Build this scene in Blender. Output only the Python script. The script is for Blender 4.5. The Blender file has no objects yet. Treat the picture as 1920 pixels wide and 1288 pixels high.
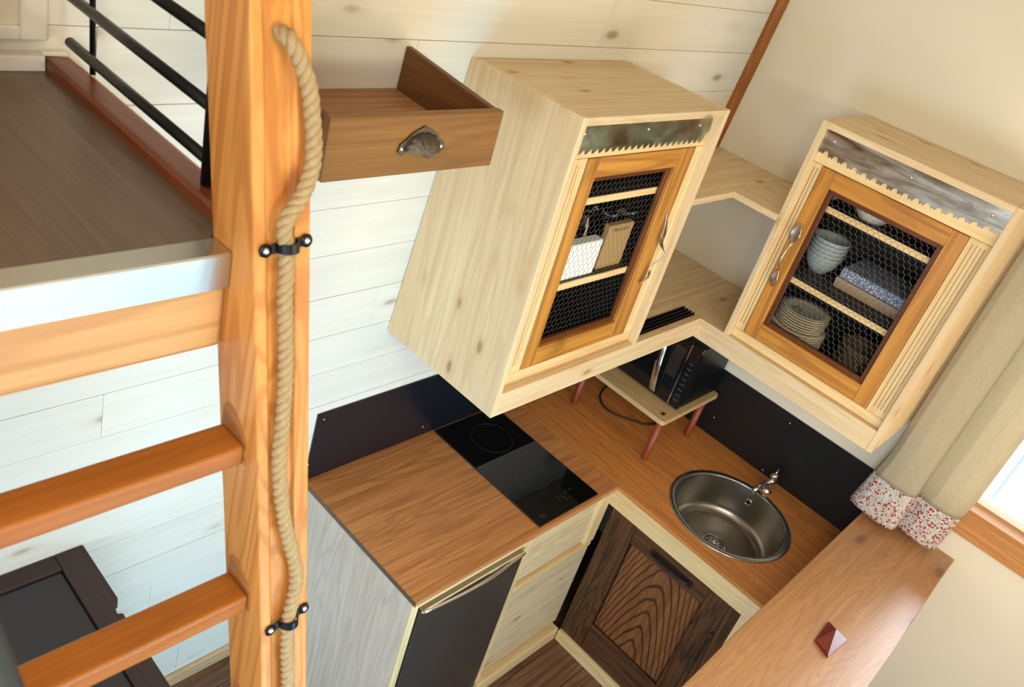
import bpy, bmesh, math, random
from mathutils import Vector, Matrix
random.seed(7)
SC = bpy.context.scene
COL = SC.collection

# ------------------------------------------------------------------ camera
cam_d = bpy.data.cameras.new('camera')
cam = bpy.data.objects.new('camera', cam_d); COL.objects.link(cam)
cam_d.sensor_fit = 'HORIZONTAL'; cam_d.sensor_width = 23.6
cam_d.lens = 1565.35 / 1920 * 23.6
cam_d.clip_start = 0.02
yaw, pitch, roll = 0.625181, -0.539185, 0.303860
fw = Vector((math.cos(yaw)*math.cos(pitch), math.sin(yaw)*math.cos(pitch), math.sin(pitch)))
rt = fw.cross(Vector((0, 0, 1))).normalized(); up = rt.cross(fw)
r2 = math.cos(roll)*rt + math.sin(roll)*up; u2 = -math.sin(roll)*rt + math.cos(roll)*up
mw = Matrix((r2, u2, -fw)).transposed().to_4x4(); mw.translation = Vector((-2.67557, -1.43463, 2.53166))
cam.matrix_world = mw
cam_d.dof.use_dof = True; cam_d.dof.focus_distance = 2.1; cam_d.dof.aperture_fstop = 5.6
SC.camera = cam
SC.view_settings.view_transform = 'Standard'; SC.view_settings.look = 'None'
SC.view_settings.gamma = 1; SC.view_settings.use_curve_mapping = False
SC.view_settings.exposure = -0.12

# ------------------------------------------------------------------ world and lights
W = bpy.data.worlds.new('sky'); SC.world = W; W.use_nodes = True
bg = W.node_tree.nodes['Background']; bg.inputs[0].default_value = (0.80, 0.92, 1.0, 1); bg.inputs[1].default_value = 12.0

def area(name, loc, target, sx, sy, power, color):
    l = bpy.data.lights.new(name, 'AREA'); l.shape = 'RECTANGLE'; l.size = sx; l.size_y = sy
    l.energy = power; l.color = color
    o = bpy.data.objects.new(name, l); COL.objects.link(o); o.location = loc
    o.rotation_euler = (Vector(target) - Vector(loc)).to_track_quat('-Z', 'Z').to_euler()
    return o
# daylight entering low through the glazed door of the opposite long wall
dl_ = area('daylight_door', (-1.95, -2.22, 0.80), (-1.75, 0, 0.75), 0.9, 1.1, 18, (0.26, 0.66, 1.0)); dl_.data.spread = math.radians(115)
# daylight from the glazed entrance door in the far end wall
ed_ = area('entrance_daylight', (-4.2, -1.35, 1.0), (-0.5, -0.75, 0.9), 0.9, 1.3, 24, (0.60, 0.80, 1.0)); ed_.data.spread = math.radians(110)
# daylight falling through the kitchen window in the right wall, from the open sky outside it
area('daylight_window', (0.95, -1.75, 2.75), (-0.6, -1.6, 0.9), 1.2, 1.0, 22, (0.70, 0.87, 1.0))
# lamps: wall lamp opposite at loft height, end of the room; below them added fill lights
area('wall_lamp', (-1.97, -2.25, 2.16), (-1.4, 0, 1.9), 0.35, 0.22, 9.5, (1.0, 0.97, 0.66))
area('end_lamp', (-3.9, -1.75, 2.35), (-0.4, -0.6, 1.6), 0.5, 0.4, 4, (1.0, 0.95, 0.75))
area('opposite_fill', (-0.95, -2.22, 1.45), (-0.9, 0, 1.2), 0.8, 0.6, 14, (1.0, 0.80, 0.56))  # added warm fill to brighten the kitchen corner, no real lamp
area('loft_fill', (-3.2, -2.0, 2.7), (-0.6, -0.4, 1.3), 0.4, 0.4, 18, (0.97, 0.98, 0.96))  # added neutral fill from the camera side, no real lamp
area('overhead_fill', (-2.0, -1.5, 2.97), (-1.8, -1.2, 0), 2.2, 1.2, 6.5, (1.0, 0.93, 0.80))  # added soft fill under the ceiling, stands for no roof window

# ------------------------------------------------------------------ mesh helpers
class MB:
    def __init__(s): s.v = []; s.f = []; s.sm = []
    def add(s, vs, fs, smooth=False):
        n = len(s.v); s.v += [tuple(v) for v in vs]
        for f in fs: s.f.append(tuple(i+n for i in f)); s.sm.append(smooth)
        return s
    def hexa(s, p):
        return s.add(p, [(0,3,2,1),(4,5,6,7),(0,1,5,4),(1,2,6,5),(2,3,7,6),(3,0,4,7)])
    def box(s, x0, x1, y0, y1, z0, z1):
        return s.hexa([(x0,y0,z0),(x1,y0,z0),(x1,y1,z0),(x0,y1,z0),(x0,y0,z1),(x1,y0,z1),(x1,y1,z1),(x0,y1,z1)])
    def prism(s, pts, fa, fb):
        n = len(pts); vs = [fa(*p) for p in pts] + [fb(*p) for p in pts]
        return s.add(vs, [tuple(range(n))[::-1], tuple(range(n, 2*n))] + [(i, (i+1) % n, (i+1) % n + n, i+n) for i in range(n)])
    def tube(s, path, r, n=8, cap=True):
        path = [Vector(p) for p in path]; m = len(path); vs = []; fs = []
        prev = None
        for i, p in enumerate(path):
            t = (path[min(i+1, m-1)] - path[max(i-1, 0)]).normalized()
            if prev is None:
                a = t.cross(Vector((0, 0, 1)))
                if a.length < .1: a = t.cross(Vector((0, 1, 0)))
                a.normalize()
            else:
                a = (prev - t*prev.dot(t)).normalized()
            prev = a; b = t.cross(a)
            rr = r[i] if isinstance(r, (list, tuple)) else r
            for k in range(n):
                q = 2*math.pi*k/n; vs.append(p + a*rr*math.cos(q) + b*rr*math.sin(q))
        for i in range(m-1):
            for k in range(n):
                fs.append((i*n+k, i*n+(k+1) % n, (i+1)*n+(k+1) % n, (i+1)*n+k))
        if cap: fs += [tuple(range(n))[::-1], tuple(range((m-1)*n, m*n))]
        return s.add(vs, fs, True)
    def lathe(s, prof, c=(0, 0, 0), n=32, axis=Vector((0, 0, 1)), close=False):
        axis = Vector(axis).normalized(); q = Vector((0, 0, 1)).rotation_difference(axis); c = Vector(c)
        vs = []; fs = []
        for r, z in prof:
            for k in range(n):
                a = 2*math.pi*k/n; vs.append(c + q @ Vector((r*math.cos(a), r*math.sin(a), z)))
        m = len(prof)
        for i in range(m-1 if not close else m):
            j = (i+1) % m
            for k in range(n):
                fs.append((i*n+k, i*n+(k+1) % n, j*n+(k+1) % n, j*n+k))
        return s.add(vs, fs, True)
    def disc(s, c, r, axis=(0, 0, 1), n=24, h=.001):
        return s.lathe([(.00001, 0), (r, 0), (r, h), (.00001, h)], c, n, axis)

def build(name, mb, mat, root=None, bevel=0, kind=None, seg=1):
    o3 = root_origin(root)
    me = bpy.data.meshes.new(name)
    me.from_pydata([(v[0]-o3[0], v[1]-o3[1], v[2]-o3[2]) for v in mb.v], [], mb.f)
    me.polygons.foreach_set('use_smooth', mb.sm)
    bm = bmesh.new(); bm.from_mesh(me); bmesh.ops.recalc_face_normals(bm, faces=bm.faces); bm.to_mesh(me); bm.free()
    me.materials.append(mat)
    o = bpy.data.objects.new(name, me); COL.objects.link(o)
    if root is not None: o.parent = root
    if bevel:
        b = o.modifiers.new('bevel', 'BEVEL'); b.width = bevel; b.segments = seg; b.limit_method = 'ANGLE'; b.angle_limit = math.radians(40)
    if kind: o['kind'] = kind
    return o
def root_origin(r):
    p = Vector((0, 0, 0))
    while r is not None: p += r.location; r = r.parent
    return p
def thing(name, label, cat, loc=(0, 0, 0), group=None):
    o = bpy.data.objects.new(name, None); COL.objects.link(o); o.location = loc; o.empty_display_size = .05
    o['label'] = label; o['category'] = cat
    if group: o['group'] = group
    return o
def tag(o, label, cat, group=None):
    o['label'] = label; o['category'] = cat
    if group: o['group'] = group
    return o
def lab(o, t): o['label'] = t; return o
def B(*a): return MB().box(*a)

# ------------------------------------------------------------------ materials
def srgb(r, g, b):
    f = lambda c: ((c/255) / 12.92 if c/255 <= .04045 else ((c/255+.055)/1.055)**2.4)
    return (f(r), f(g), f(b), 1)
def newmat(name):
    m = bpy.data.materials.new(name); m.use_nodes = True
    return m, m.node_tree, m.node_tree.nodes['Principled BSDF']
def N(nt, t, **k):
    n = nt.nodes.new(t)
    for a, b in k.items(): setattr(n, a, b)
    return n
def plain(name, col, rough=.5, metal=0, noise=0, nscale=30, bump=0, spec=.5, aniso=0):
    m, nt, b = newmat(name)
    b.inputs['Roughness'].default_value = rough; b.inputs['Metallic'].default_value = metal
    b.inputs['Specular IOR Level'].default_value = spec
    b.inputs['Base Color'].default_value = col
    if noise or bump:
        tc = N(nt, 'ShaderNodeTexCoord'); nz = N(nt, 'ShaderNodeTexNoise'); nz.inputs['Scale'].default_value = nscale
        nz.inputs['Detail'].default_value = 5
        nt.links.new(tc.outputs['Object'], nz.inputs['Vector'])
        mx = N(nt, 'ShaderNodeMix', data_type='RGBA'); mx.inputs[6].default_value = tuple(c*(1-noise) for c in col[:3])+(1,)
        mx.inputs[7].default_value = tuple(min(1, c*(1+noise)) for c in col[:3])+(1,)
        nt.links.new(nz.outputs[0], mx.inputs[0]); nt.links.new(mx.outputs[2], b.inputs['Base Color'])
        if bump:
            bp = N(nt, 'ShaderNodeBump'); bp.inputs['Strength'].default_value = bump; bp.inputs['Distance'].default_value = .002
            nt.links.new(nz.outputs[0], bp.inputs['Height']); nt.links.new(bp.outputs[0], b.inputs['Normal'])
    return m
def wood(name, light, dark, axis='x', ring=.4, rings=9, knots=0, rough=.55, fibre=.35, scale=1, knotcol=None, spec=.4, var=.06, coat=0, ringdark=None, wear=None, soft=.4, cath=None):
    """procedural timber; axis = direction of the grain"""
    m, nt, b = newmat(name)
    L = nt.links.new
    tc = N(nt, 'ShaderNodeTexCoord'); oi = N(nt, 'ShaderNodeObjectInfo')
    off = N(nt, 'ShaderNodeVectorMath', operation='ADD')
    sc3 = N(nt, 'ShaderNodeVectorMath', operation='SCALE'); sc3.inputs[0].default_value = (7, 5, 3)
    L(oi.outputs['Random'], sc3.inputs['Scale']); L(tc.outputs['Object'], off.inputs[0]); L(sc3.outputs[0], off.inputs[1])
    def mapped(al, ac):
        mp = N(nt, 'ShaderNodeMapping'); s = [ac*scale]*3; s['xyz'.index(axis)] = al*scale
        mp.inputs['Scale'].default_value = s; L(off.outputs[0], mp.inputs['Vector']); return mp.outputs[0]
    def noise(v, detail=4, dist=0, rough_=.5):
        n = N(nt, 'ShaderNodeTexNoise'); n.inputs['Scale'].default_value = 1; n.inputs['Detail'].default_value = detail
        n.inputs['Distortion'].default_value = dist; n.inputs['Roughness'].default_value = rough_; L(v, n.inputs['Vector']); return n.outputs[0]
    def math_(op, a, c=None, v=None):
        n = N(nt, 'ShaderNodeMath', operation=op); n.use_clamp = False
        if isinstance(a, (int, float)): n.inputs[0].default_value = a
        else: L(a, n.inputs[0])
        if v is not None: n.inputs[1].default_value = v
        if c is not None: L(c, n.inputs[1])
        return n.outputs[0]
    def ramp(v, a, c):
        n = N(nt, 'ShaderNodeMapRange'); n.inputs['From Min'].default_value = a; n.inputs['From Max'].default_value = c; n.interpolation_type = 'SMOOTHSTEP'; L(v, n.inputs['Value']); return n.outputs[0]
    def mix(f, a, c):
        n = N(nt, 'ShaderNodeMix', data_type='RGBA')
        L(f, n.inputs[0]) if not isinstance(f, float) else setattr(n.inputs[0], 'default_value', f)
        for s_, q in ((6, a), (7, c)):
            if isinstance(q, tuple): n.inputs[s_].default_value = q
            else: L(q, n.inputs[s_])
        return n.outputs[2]
    streak = ramp(noise(mapped(1.0, 48), 5, .3, .62), .3, .7)
    base = mix(streak, light, tuple(l*(1-soft)+d*soft for l, d in zip(light, dark)))
    lowf = noise(mapped(.75, 8.5), 2, .15)
    field = math_('MULTIPLY', lowf, v=rings*1.6*6.28)
    if cath:                     # arched 'cathedral' figure about a centre line: z + c*d^2
        sp = N(nt, 'ShaderNodeSeparateXYZ'); L(tc.outputs['Object'], sp.inputs[0])
        d_ = math_('ADD', sp.outputs['xyz'.index(cath[0])], v=-cath[1])
        nz_ = math_('MULTIPLY', noise(mapped(2.5, 7), 3, .3), v=cath[5])
        f_ = math_('ADD', sp.outputs[2], math_('MULTIPLY', math_('ABSOLUTE', math_('POWER', math_('ABSOLUTE', d_), v=cath[4])), v=cath[2]))
        field = math_('MULTIPLY', math_('ADD', f_, nz_), v=cath[3]*6.28)
    rr = math_('SINE', field)
    rr = ramp(rr, .45 if cath else .1, 1.0)
    fib = noise(mapped(5, 170), 3, 0, .6)
    rmod = math_('MULTIPLY', rr, v=ring)
    base = mix(rmod, base, ringdark or dark)
    fmod = math_('MULTIPLY', ramp(fib, .35, .75), v=fibre)
    base = mix(fmod, base, dark)
    if wear:
        wf = math_('MULTIPLY', ramp(noise(mapped(5, 9), 4, .5), .55, .75), v=wear[1])
        base = mix(wf, base, wear[0])
    if knots:
        vo = N(nt, 'ShaderNodeTexVoronoi'); vo.inputs['Scale'].default_value = 1; L(mapped(7*knots, 16*knots), vo.inputs['Vector'])
        kf = ramp(vo.outputs['Distance'], .15, .05)
        kf2 = math_('MULTIPLY', ramp(vo.outputs['Distance'], .30, .08), v=.35)
        kc = knotcol or tuple(d*.55 for d in dark[:3])+(1,)
        base = mix(kf2, base, dark); base = mix(math_('MULTIPLY', kf, v=.7), base, kc)
    hv = N(nt, 'ShaderNodeHueSaturation'); L(base, hv.inputs['Color'])
    mr = N(nt, 'ShaderNodeMapRange'); mr.inputs['To Min'].default_value = 1-var; mr.inputs['To Max'].default_value = 1+var
    L(oi.outputs['Random'], mr.inputs['Value']); L(mr.outputs[0], hv.inputs['Value'])
    L(hv.outputs[0], b.inputs['Base Color'])
    b.inputs['Roughness'].default_value = rough; b.inputs['Specular IOR Level'].default_value = spec
    b.inputs['Coat Weight'].default_value = coat; b.inputs['Coat Roughness'].default_value = .15
    bp = N(nt, 'ShaderNodeBump'); bp.inputs['Strength'].default_value = .25; bp.inputs['Distance'].default_value = .0006
    L(fib, bp.inputs['Height']); L(bp.outputs[0], b.inputs['Normal'])
    return m

PL, PD = srgb(228, 206, 166), srgb(194, 150, 102)
pine = {a: wood('pine_'+a, PL, PD, a, ring=.22, rings=9, knots=.8, fibre=.2) for a in 'xyz'}
FL, FD = srgb(238, 210, 158), srgb(202, 152, 88)
framep = {a: wood('frame_pine_'+a, FL, FD, a, ring=.25, rings=6, fibre=.2) for a in 'xyz'}
honey = {a: wood('honey_'+a, srgb(212, 148, 64), srgb(132, 72, 20), a, ring=.4, rings=5, fibre=.25, rough=.4, wear=(srgb(92, 50, 16), .45)) for a in 'xyz'}
bead = {a: wood('bead_'+a, srgb(116, 62, 28), srgb(58, 28, 12), a, ring=.3, rough=.35) for a in 'xyz'}
larch = wood('larch', srgb(220, 154, 80), srgb(172, 98, 38), 'z', ring=.5, rings=8, knots=.7, rough=.35, fibre=.2)
larch_side = larch
tread_m = wood('tread_wood', srgb(186, 112, 42), srgb(146, 78, 22), 'x', ring=.2, rough=.42, fibre=.35)
beam_m = wood('beam_wood', srgb(214, 164, 106), srgb(176, 116, 62), 'x', ring=.4, rings=6, fibre=.2, rough=.45)
tan_y = wood('tan_wood_y', srgb(208, 168, 116), srgb(168, 118, 70), 'y', ring=.3, fibre=.2)
mahog = wood('mahogany', srgb(140, 70, 36), srgb(80, 34, 16), 'y', ring=.3, rough=.35)
loftfloor = wood('loft_floor', srgb(112, 90, 72), srgb(78, 60, 48), 'y', ring=.15, fibre=.5, rough=.33, spec=.5)
plank_m = wood('whitewashed_plank', srgb(230, 225, 213), srgb(208, 192, 170), 'x', ring=.05, rings=8, soft=.2, knots=.6, knotcol=srgb(150, 118, 92), rough=.6, fibre=.15, var=.025)
oak_x = wood('oak_worktop_x', srgb(202, 140, 86), srgb(132, 78, 38), 'x', ring=.32, rings=10, fibre=.4, rough=.4, scale=1.1)
oak_y = wood('oak_worktop_y', srgb(222, 148, 80), srgb(150, 86, 38), 'y', ring=.3, rings=9, fibre=.4, rough=.4, scale=1.1)
bar_m = wood('bar_plank_wood', srgb(178, 132, 86), srgb(130, 82, 44), 'x', ring=.28, rings=22, fibre=.25, rough=.34, knots=.5, spec=1.0)
darkoak_z = wood('dark_oak_z', srgb(106, 68, 38), srgb(40, 24, 15), 'z', ring=.65, rings=9, fibre=.75, rough=.45, scale=1.3)
darkoak_y = wood('dark_oak_y', srgb(104, 66, 38), srgb(40, 24, 14), 'y', ring=.5, rings=7, fibre=.75, rough=.45, scale=1.3)
drawer_x = wood('drawer_wood_x', srgb(150, 100, 38), srgb(98, 60, 20), 'x', ring=.3, rings=6, fibre=.35, rough=.5)
drawer_y = wood('drawer_wood_y', srgb(122, 76, 32), srgb(74, 42, 16), 'y', ring=.3, rings=6, fibre=.35, rough=.5)
drawer_in = wood('drawer_bottom_wood', srgb(176, 128, 84), srgb(120, 76, 44), 'x', ring=.3, fibre=.35, rough=.55)
ply = wood('plywood', srgb(214, 184, 136), srgb(176, 138, 92), 'y', ring=.25, fibre=.25, rough=.45)
washed_z = wood('washed_panel', srgb(232, 216, 200), srgb(190, 168, 148), 'z', ring=.3, rings=9, knots=.6, fibre=.3)
redwood = wood('red_stained_leg', srgb(150, 70, 48), srgb(92, 34, 22), 'z', ring=.2, rough=.35)
padauk = wood('red_block_wood', srgb(118, 34, 26), srgb(74, 18, 14), 'x', ring=.2, rough=.2, coat=.6)
floor_m = wood('floor_board_wood', srgb(126, 90, 62), srgb(62, 40, 26), 'x', ring=.45, rings=7, fibre=.5, rough=.5, knots=.6, var=.18)
trim_m = wood('trim_wood', srgb(168, 104, 48), srgb(110, 60, 22), 'z', ring=.3, rough=.4)
sill_m = wood('sill_wood', srgb(206, 146, 84), srgb(160, 98, 44), 'y', ring=.3, fibre=.2, rough=.45)
baseb_m = wood('baseboard_wood', srgb(222, 184, 142), srgb(180, 136, 92), 'x', ring=.2)
darkdesk = {a: wood('dark_stained_'+a, srgb(64, 44, 38), srgb(34, 24, 22), a, ring=.25, fibre=.4, rough=.6) for a in 'xy'}
cream = plain('cream_wall_paint', srgb(226, 216, 196), .85, noise=.02, nscale=8)
white_p = plain('white_paint', srgb(236, 230, 218), .6)
ceil_m = plain('ceiling_paint', srgb(232, 222, 204), .8)
joint_m = plain('joint_backing', srgb(196, 140, 112), .9)
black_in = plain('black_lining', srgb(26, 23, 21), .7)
black_s = plain('black_steel', srgb(30, 31, 33), .35, metal=.6)
black_board2 = plain('black_splashback_sink', srgb(22, 23, 24), .38, noise=.25, nscale=400, spec=.4)
black_board = plain('splashback_blue_sheen', srgb(19, 24, 34), .33, noise=.25, nscale=400, spec=.55)  # black sheet; reflected blue daylight is mixed into its base colour
glass_black = plain('black_ceramic_glass', (.004, .004, .005, 1), .03, spec=.6)
print_grey = plain('grey_print', srgb(70, 70, 72), .4)
chrome = plain('chrome', (.82, .83, .85, 1), .08, metal=1)
steel = plain('brushed_steel', (.38, .355, .32, 1), .3, metal=1)
steel_rim = plain('steel_rim', (.46, .47, .48, 1), .22, metal=1)
alu = plain('aluminium_nosing', (.56, .55, .50, 1), .3, metal=1)
silver = plain('tarnished_silver', (.58, .54, .46, 1), .28, metal=1, noise=.25, nscale=120)
wire_m = plain('galvanised_wire', (.24, .235, .22, 1), .5, metal=.7)
fridge_m = plain('fridge_brown', srgb(70, 62, 56), .38, metal=.3, noise=.06, nscale=300)
fridge_side = plain('fridge_side', srgb(60, 56, 52), .5)
rope_m = plain('jute_rope', srgb(168, 142, 102), .9, noise=.3, nscale=140, bump=.6)
iron = plain('old_iron', srgb(58, 50, 44), .45, metal=.7, noise=.3, nscale=90)
pewter = plain('antique_pewter', srgb(92, 82, 70), .4, metal=.75, noise=.7, nscale=150, bump=1.0)
mw_black = plain('microwave_black', (.006, .006, .007, 1), .12, spec=.55)
mw_body = plain('microwave_body', (.004, .004, .005, 1), .35, spec=.3)
rubber = plain('black_rubber', (.012, .012, .013, 1), .5)
stone_w = plain('glazed_bowl', srgb(170, 176, 172), .3, noise=.1, nscale=80)
plate_m = plain('cream_plate', srgb(250, 238, 210), .3, noise=.06, nscale=60)
plate_rim = plain('plate_rim_brown', srgb(120, 92, 62), .4)
dish_m = plain('polished_dish', (.82, .80, .74, 1), .32, metal=.45)
brownbowl = plain('brown_glass_bowl', srgb(120, 98, 74), .15)
card_w = plain('white_card', srgb(240, 242, 238), .7)
kraft = plain('kraft_card', srgb(176, 142, 92), .8, noise=.08, nscale=200)
ink = plain('dark_ink', srgb(60, 44, 32), .7)
tin_side = plain('box_side_beige', srgb(176, 150, 124), .6)
brass = plain('brass_hinge', srgb(180, 140, 70), .3, metal=1)
screw_m = plain('screw_steel', (.8, .8, .8, 1), .25, metal=1)
def glass_mat(name, col, rough=.02):
    m, nt, b = newmat(name); b.inputs['Base Color'].default_value = col; b.inputs['Roughness'].default_value = rough
    b.inputs['Transmission Weight'].default_value = 1; b.inputs['IOR'].default_value = 1.45; return m
clear = glass_mat('clear_glass', (.95, .98, .97, 1)); smoke = glass_mat('smoky_glass', (.80, .74, .66, 1))
def window_glass():
    m, nt, b = newmat('window_pane_glass'); out = nt.nodes['Material Output']
    t = N(nt, 'ShaderNodeBsdfTransparent'); g = N(nt, 'ShaderNodeBsdfGlossy'); g.inputs['Roughness'].default_value = .02
    f = N(nt, 'ShaderNodeFresnel'); mx = N(nt, 'ShaderNodeMixShader')
    nt.links.new(f.outputs[0], mx.inputs[0]); nt.links.new(t.outputs[0], mx.inputs[1]); nt.links.new(g.outputs[0], mx.inputs[2])
    nt.links.new(mx.outputs[0], out.inputs[0]); return m
pane_m = window_glass()
def saw_mat(name, c1, c2, c3, st=(1, 1, 1)):
    m, nt, b = newmat(name); L = nt.links.new
    tc = N(nt, 'ShaderNodeTexCoord'); n1 = N(nt, 'ShaderNodeTexNoise'); n1.inputs['Scale'].default_value = 12; n1.inputs['Detail'].default_value = 6; n1.inputs['Distortion'].default_value = .7
    mp = N(nt, 'ShaderNodeMapping'); mp.inputs['Scale'].default_value = st; L(tc.outputs['Object'], mp.inputs['Vector']); L(mp.outputs[0], n1.inputs['Vector'])
    r = N(nt, 'ShaderNodeValToRGB'); r.color_ramp.elements[0].color = c1; r.color_ramp.elements[0].position = .3; r.color_ramp.elements[1].color = c3; r.color_ramp.elements[1].position = .72
    e = r.color_ramp.elements.new(.5); e.color = c2
    L(n1.outputs[0], r.inputs[0]); L(r.outputs[0], b.inputs['Base Color'])
    b.inputs['Metallic'].default_value = .9
    n2 = N(nt, 'ShaderNodeTexNoise'); n2.inputs['Scale'].default_value = 30; L(tc.outputs['Object'], n2.inputs['Vector'])
    mr = N(nt, 'ShaderNodeMapRange'); mr.inputs['To Min'].default_value = .18; mr.inputs['To Max'].default_value = .42; L(n2.outputs[0], mr.inputs['Value']); L(mr.outputs[0], b.inputs['Roughness'])
    return m
saw_g = saw_mat('saw_patina_teal_sheen', srgb(116, 98, 70), srgb(150, 150, 128), srgb(172, 204, 188), (.8, 1, 1.5))  # mottled patina, with a teal reflection put into the colours
saw_s = saw_mat('saw_steel_worn', srgb(112, 92, 68), srgb(158, 146, 130), srgb(208, 204, 198), (1, .5, 3.2))
def linen_mat():
    m, nt, b = newmat('linen_cloth'); L = nt.links.new; out = nt.nodes['Material Output']
    tc = N(nt, 'ShaderNodeTexCoord'); w = N(nt, 'ShaderNodeTexNoise'); w.inputs['Scale'].default_value = 1
    mp = N(nt, 'ShaderNodeMapping'); mp.inputs['Scale'].default_value = (300, 300, 60); L(tc.outputs['Object'], mp.inputs['Vector']); L(mp.outputs[0], w.inputs['Vector'])
    mx = N(nt, 'ShaderNodeMix', data_type='RGBA'); mx.inputs[6].default_value = srgb(184, 170, 142); mx.inputs[7].default_value = srgb(210, 200, 176); L(w.outputs[0], mx.inputs[0])
    L(mx.outputs[2], b.inputs['Base Color']); b.inputs['Roughness'].default_value = .85; b.inputs['Specular IOR Level'].default_value = .2
    tr = N(nt, 'ShaderNodeBsdfTranslucent'); L(mx.outputs[2], tr.inputs['Color']); ms = N(nt, 'ShaderNodeMixShader'); ms.inputs[0].default_value = .42
    L(b.outputs[0], ms.inputs[1]); L(tr.outputs[0], ms.inputs[2]); L(ms.outputs[0], out.inputs[0])
    return m
def floral_mat():
    m, nt, b = newmat('floral_print_cloth'); L = nt.links.new; out = nt.nodes['Material Output']
    tc = N(nt, 'ShaderNodeTexCoord')
    def vor(scale, lo, hi):
        v = N(nt, 'ShaderNodeTexVoronoi'); v.inputs['Scale'].default_value = scale; L(tc.outputs['Object'], v.inputs['Vector'])
        r = N(nt, 'ShaderNodeMapRange'); r.inputs['From Min'].default_value = hi; r.inputs['From Max'].default_value = lo; L(v.outputs['Distance'], r.inputs['Value']); return r.outputs[0], v
    def mix(f, a, c):
        n = N(nt, 'ShaderNodeMix', data_type='RGBA'); L(f, n.inputs[0])
        for s_, q in ((6, a), (7, c)):
            if isinstance(q, tuple): n.inputs[s_].default_value = q
            else: L(q, n.inputs[s_])
        return n.outputs[2]
    g, _ = vor(240, .30, .42); c = mix(g, srgb(214, 210, 204), srgb(92, 100, 106))
    rd, v = vor(95, .30, .40)
    c = mix(rd, c, srgb(178, 34, 38))
    L(c, b.inputs['Base Color']); b.inputs['Roughness'].default_value = .85
    tr = N(nt, 'ShaderNodeBsdfTranslucent'); L(c, tr.inputs['Color']); ms = N(nt, 'ShaderNodeMixShader'); ms.inputs[0].default_value = .2
    L(b.outputs[0], ms.inputs[1]); L(tr.outputs[0], ms.inputs[2]); L(ms.outputs[0], out.inputs[0])
    return m
linen, floral = linen_mat(), floral_mat()
def tin_mat():
    m, nt, b = newmat('blue_patterned_paper'); L = nt.links.new
    tc = N(nt, 'ShaderNodeTexCoord'); v = N(nt, 'ShaderNodeTexVoronoi'); v.inputs['Scale'].default_value = 110; v.feature = 'DISTANCE_TO_EDGE'; L(tc.outputs['Object'], v.inputs['Vector'])
    r = N(nt, 'ShaderNodeValToRGB'); r.color_ramp.elements[0].color = srgb(96, 110, 150); r.color_ramp.elements[0].position = .08; r.color_ramp.elements[1].color = srgb(196, 196, 200); r.color_ramp.elements[1].position = .2
    L(v.outputs[0], r.inputs[0]); L(r.outputs[0], b.inputs['Base Color']); b.inputs['Roughness'].default_value = .5; return m
tin_m = tin_mat()

# ------------------------------------------------------------------ key numbers (metres)
H = 0.792                       # worktop top
LY, LX = 0.0979, 0.0508         # the walls lean inwards with height
yw = lambda z: -LY*(z-H)
xw = lambda z: -LX*(z-H)
X0 = -4.4; YB = -2.3; ZC = 3.0

# ------------------------------------------------------------------ the room
# left wall: whitewashed planks over a backing
wl = MB().prism([(X0, -.05), (.12, -.05), (.12, ZC), (X0, ZC)], lambda x, z: (x, yw(z)+.0034, z), lambda x, z: (x, yw(z)+.08, z))
wall_left = build('wall_left', wl, joint_m, kind='structure')
rows = [(-.058+.128*k) for k in range(0, 25)]
butts = {10: [-2.078], 12: [-2.09], 9: [-2.4], 16: [-2.124, -1.49], 17: [-2.013, -.9], 8: [-1.2], 11: [-1.4, -2.9], 13: [-.8], 14: [-1.75], 15: [-1.0, -2.7], 18: [-1.6], 19: [-.6, -2.6], 7: [-2.6], 6: [-1.5], 5: [-2.45]}
for k, z0 in enumerate(rows):
    z1 = min(z0+.128, ZC)
    if z1-z0 < .02: continue
    xs = [X0] + sorted(butts.get(k, [-1.1-1.3*random.random(), -3.0])) + [xw((z0+z1)/2)+.02]
    for a, c in zip(xs, xs[1:]):
        g = .0006; e = .0006; pr = random.uniform(-.0004, .0006)
        p = MB().prism([(a+e*.6, z0+g), (c-e*.6, z0+g), (c-e*.6, z1-g), (a+e*.6, z1-g)], lambda x, z: (x, yw(z)-pr, z), lambda x, z: (x, yw(z)+.0033, z))
        build('plank', p, plank_m, wall_left, bevel=.0004)
# right wall with the window opening
WY0, WY1, WZ0, WZ1 = -2.02, -1.18, 1.150, 1.98
wr = MB()
def wquad(y0, y1, z0, z1):
    wr.prism([(y0, z0), (y1, z0), (y1, z1), (y0, z1)], lambda y, z: (xw(z), y, z), lambda y, z: (xw(z)+.09, y, z))
wquad(YB, WY0, -.05, ZC); wquad(WY1, .06, -.05, ZC); wquad(WY0, WY1, -.05, WZ0); wquad(WY0, WY1, WZ1, ZC)
wall_right = build('wall_right', wr, cream, kind='structure')
# corner trim
ct = MB().prism([(0, 0), (-.030, 0), (-.027, -.010), (-.016, -.020), (-.006, -.026), (0, -.027)],
                lambda a, c: (xw(.0)+a*1-.0, yw(.0)+c, 0.0), lambda a, c: (xw(ZC)+a, yw(ZC)+c, ZC))
build('trim_1', ct, trim_m, kind='structure')
# floor of boards along x
fl = build('floor', B(X0, .1, YB-.05, .12, -.08, -.021), joint_m, kind='structure')
y = .12
k = 0
while y > YB:
    w = .135
    xs = [X0, -3.1+.9*((k*37) % 10)/10, -1.6+1.1*((k*53) % 10)/10, .09]
    for a, c in zip(xs, xs[1:]):
        build('floor_board', B(a+.001, c-.001, y-w+.001, y-.001, -.02, 0), floor_m, fl, bevel=.0015)
    y -= w; k += 1
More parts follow.
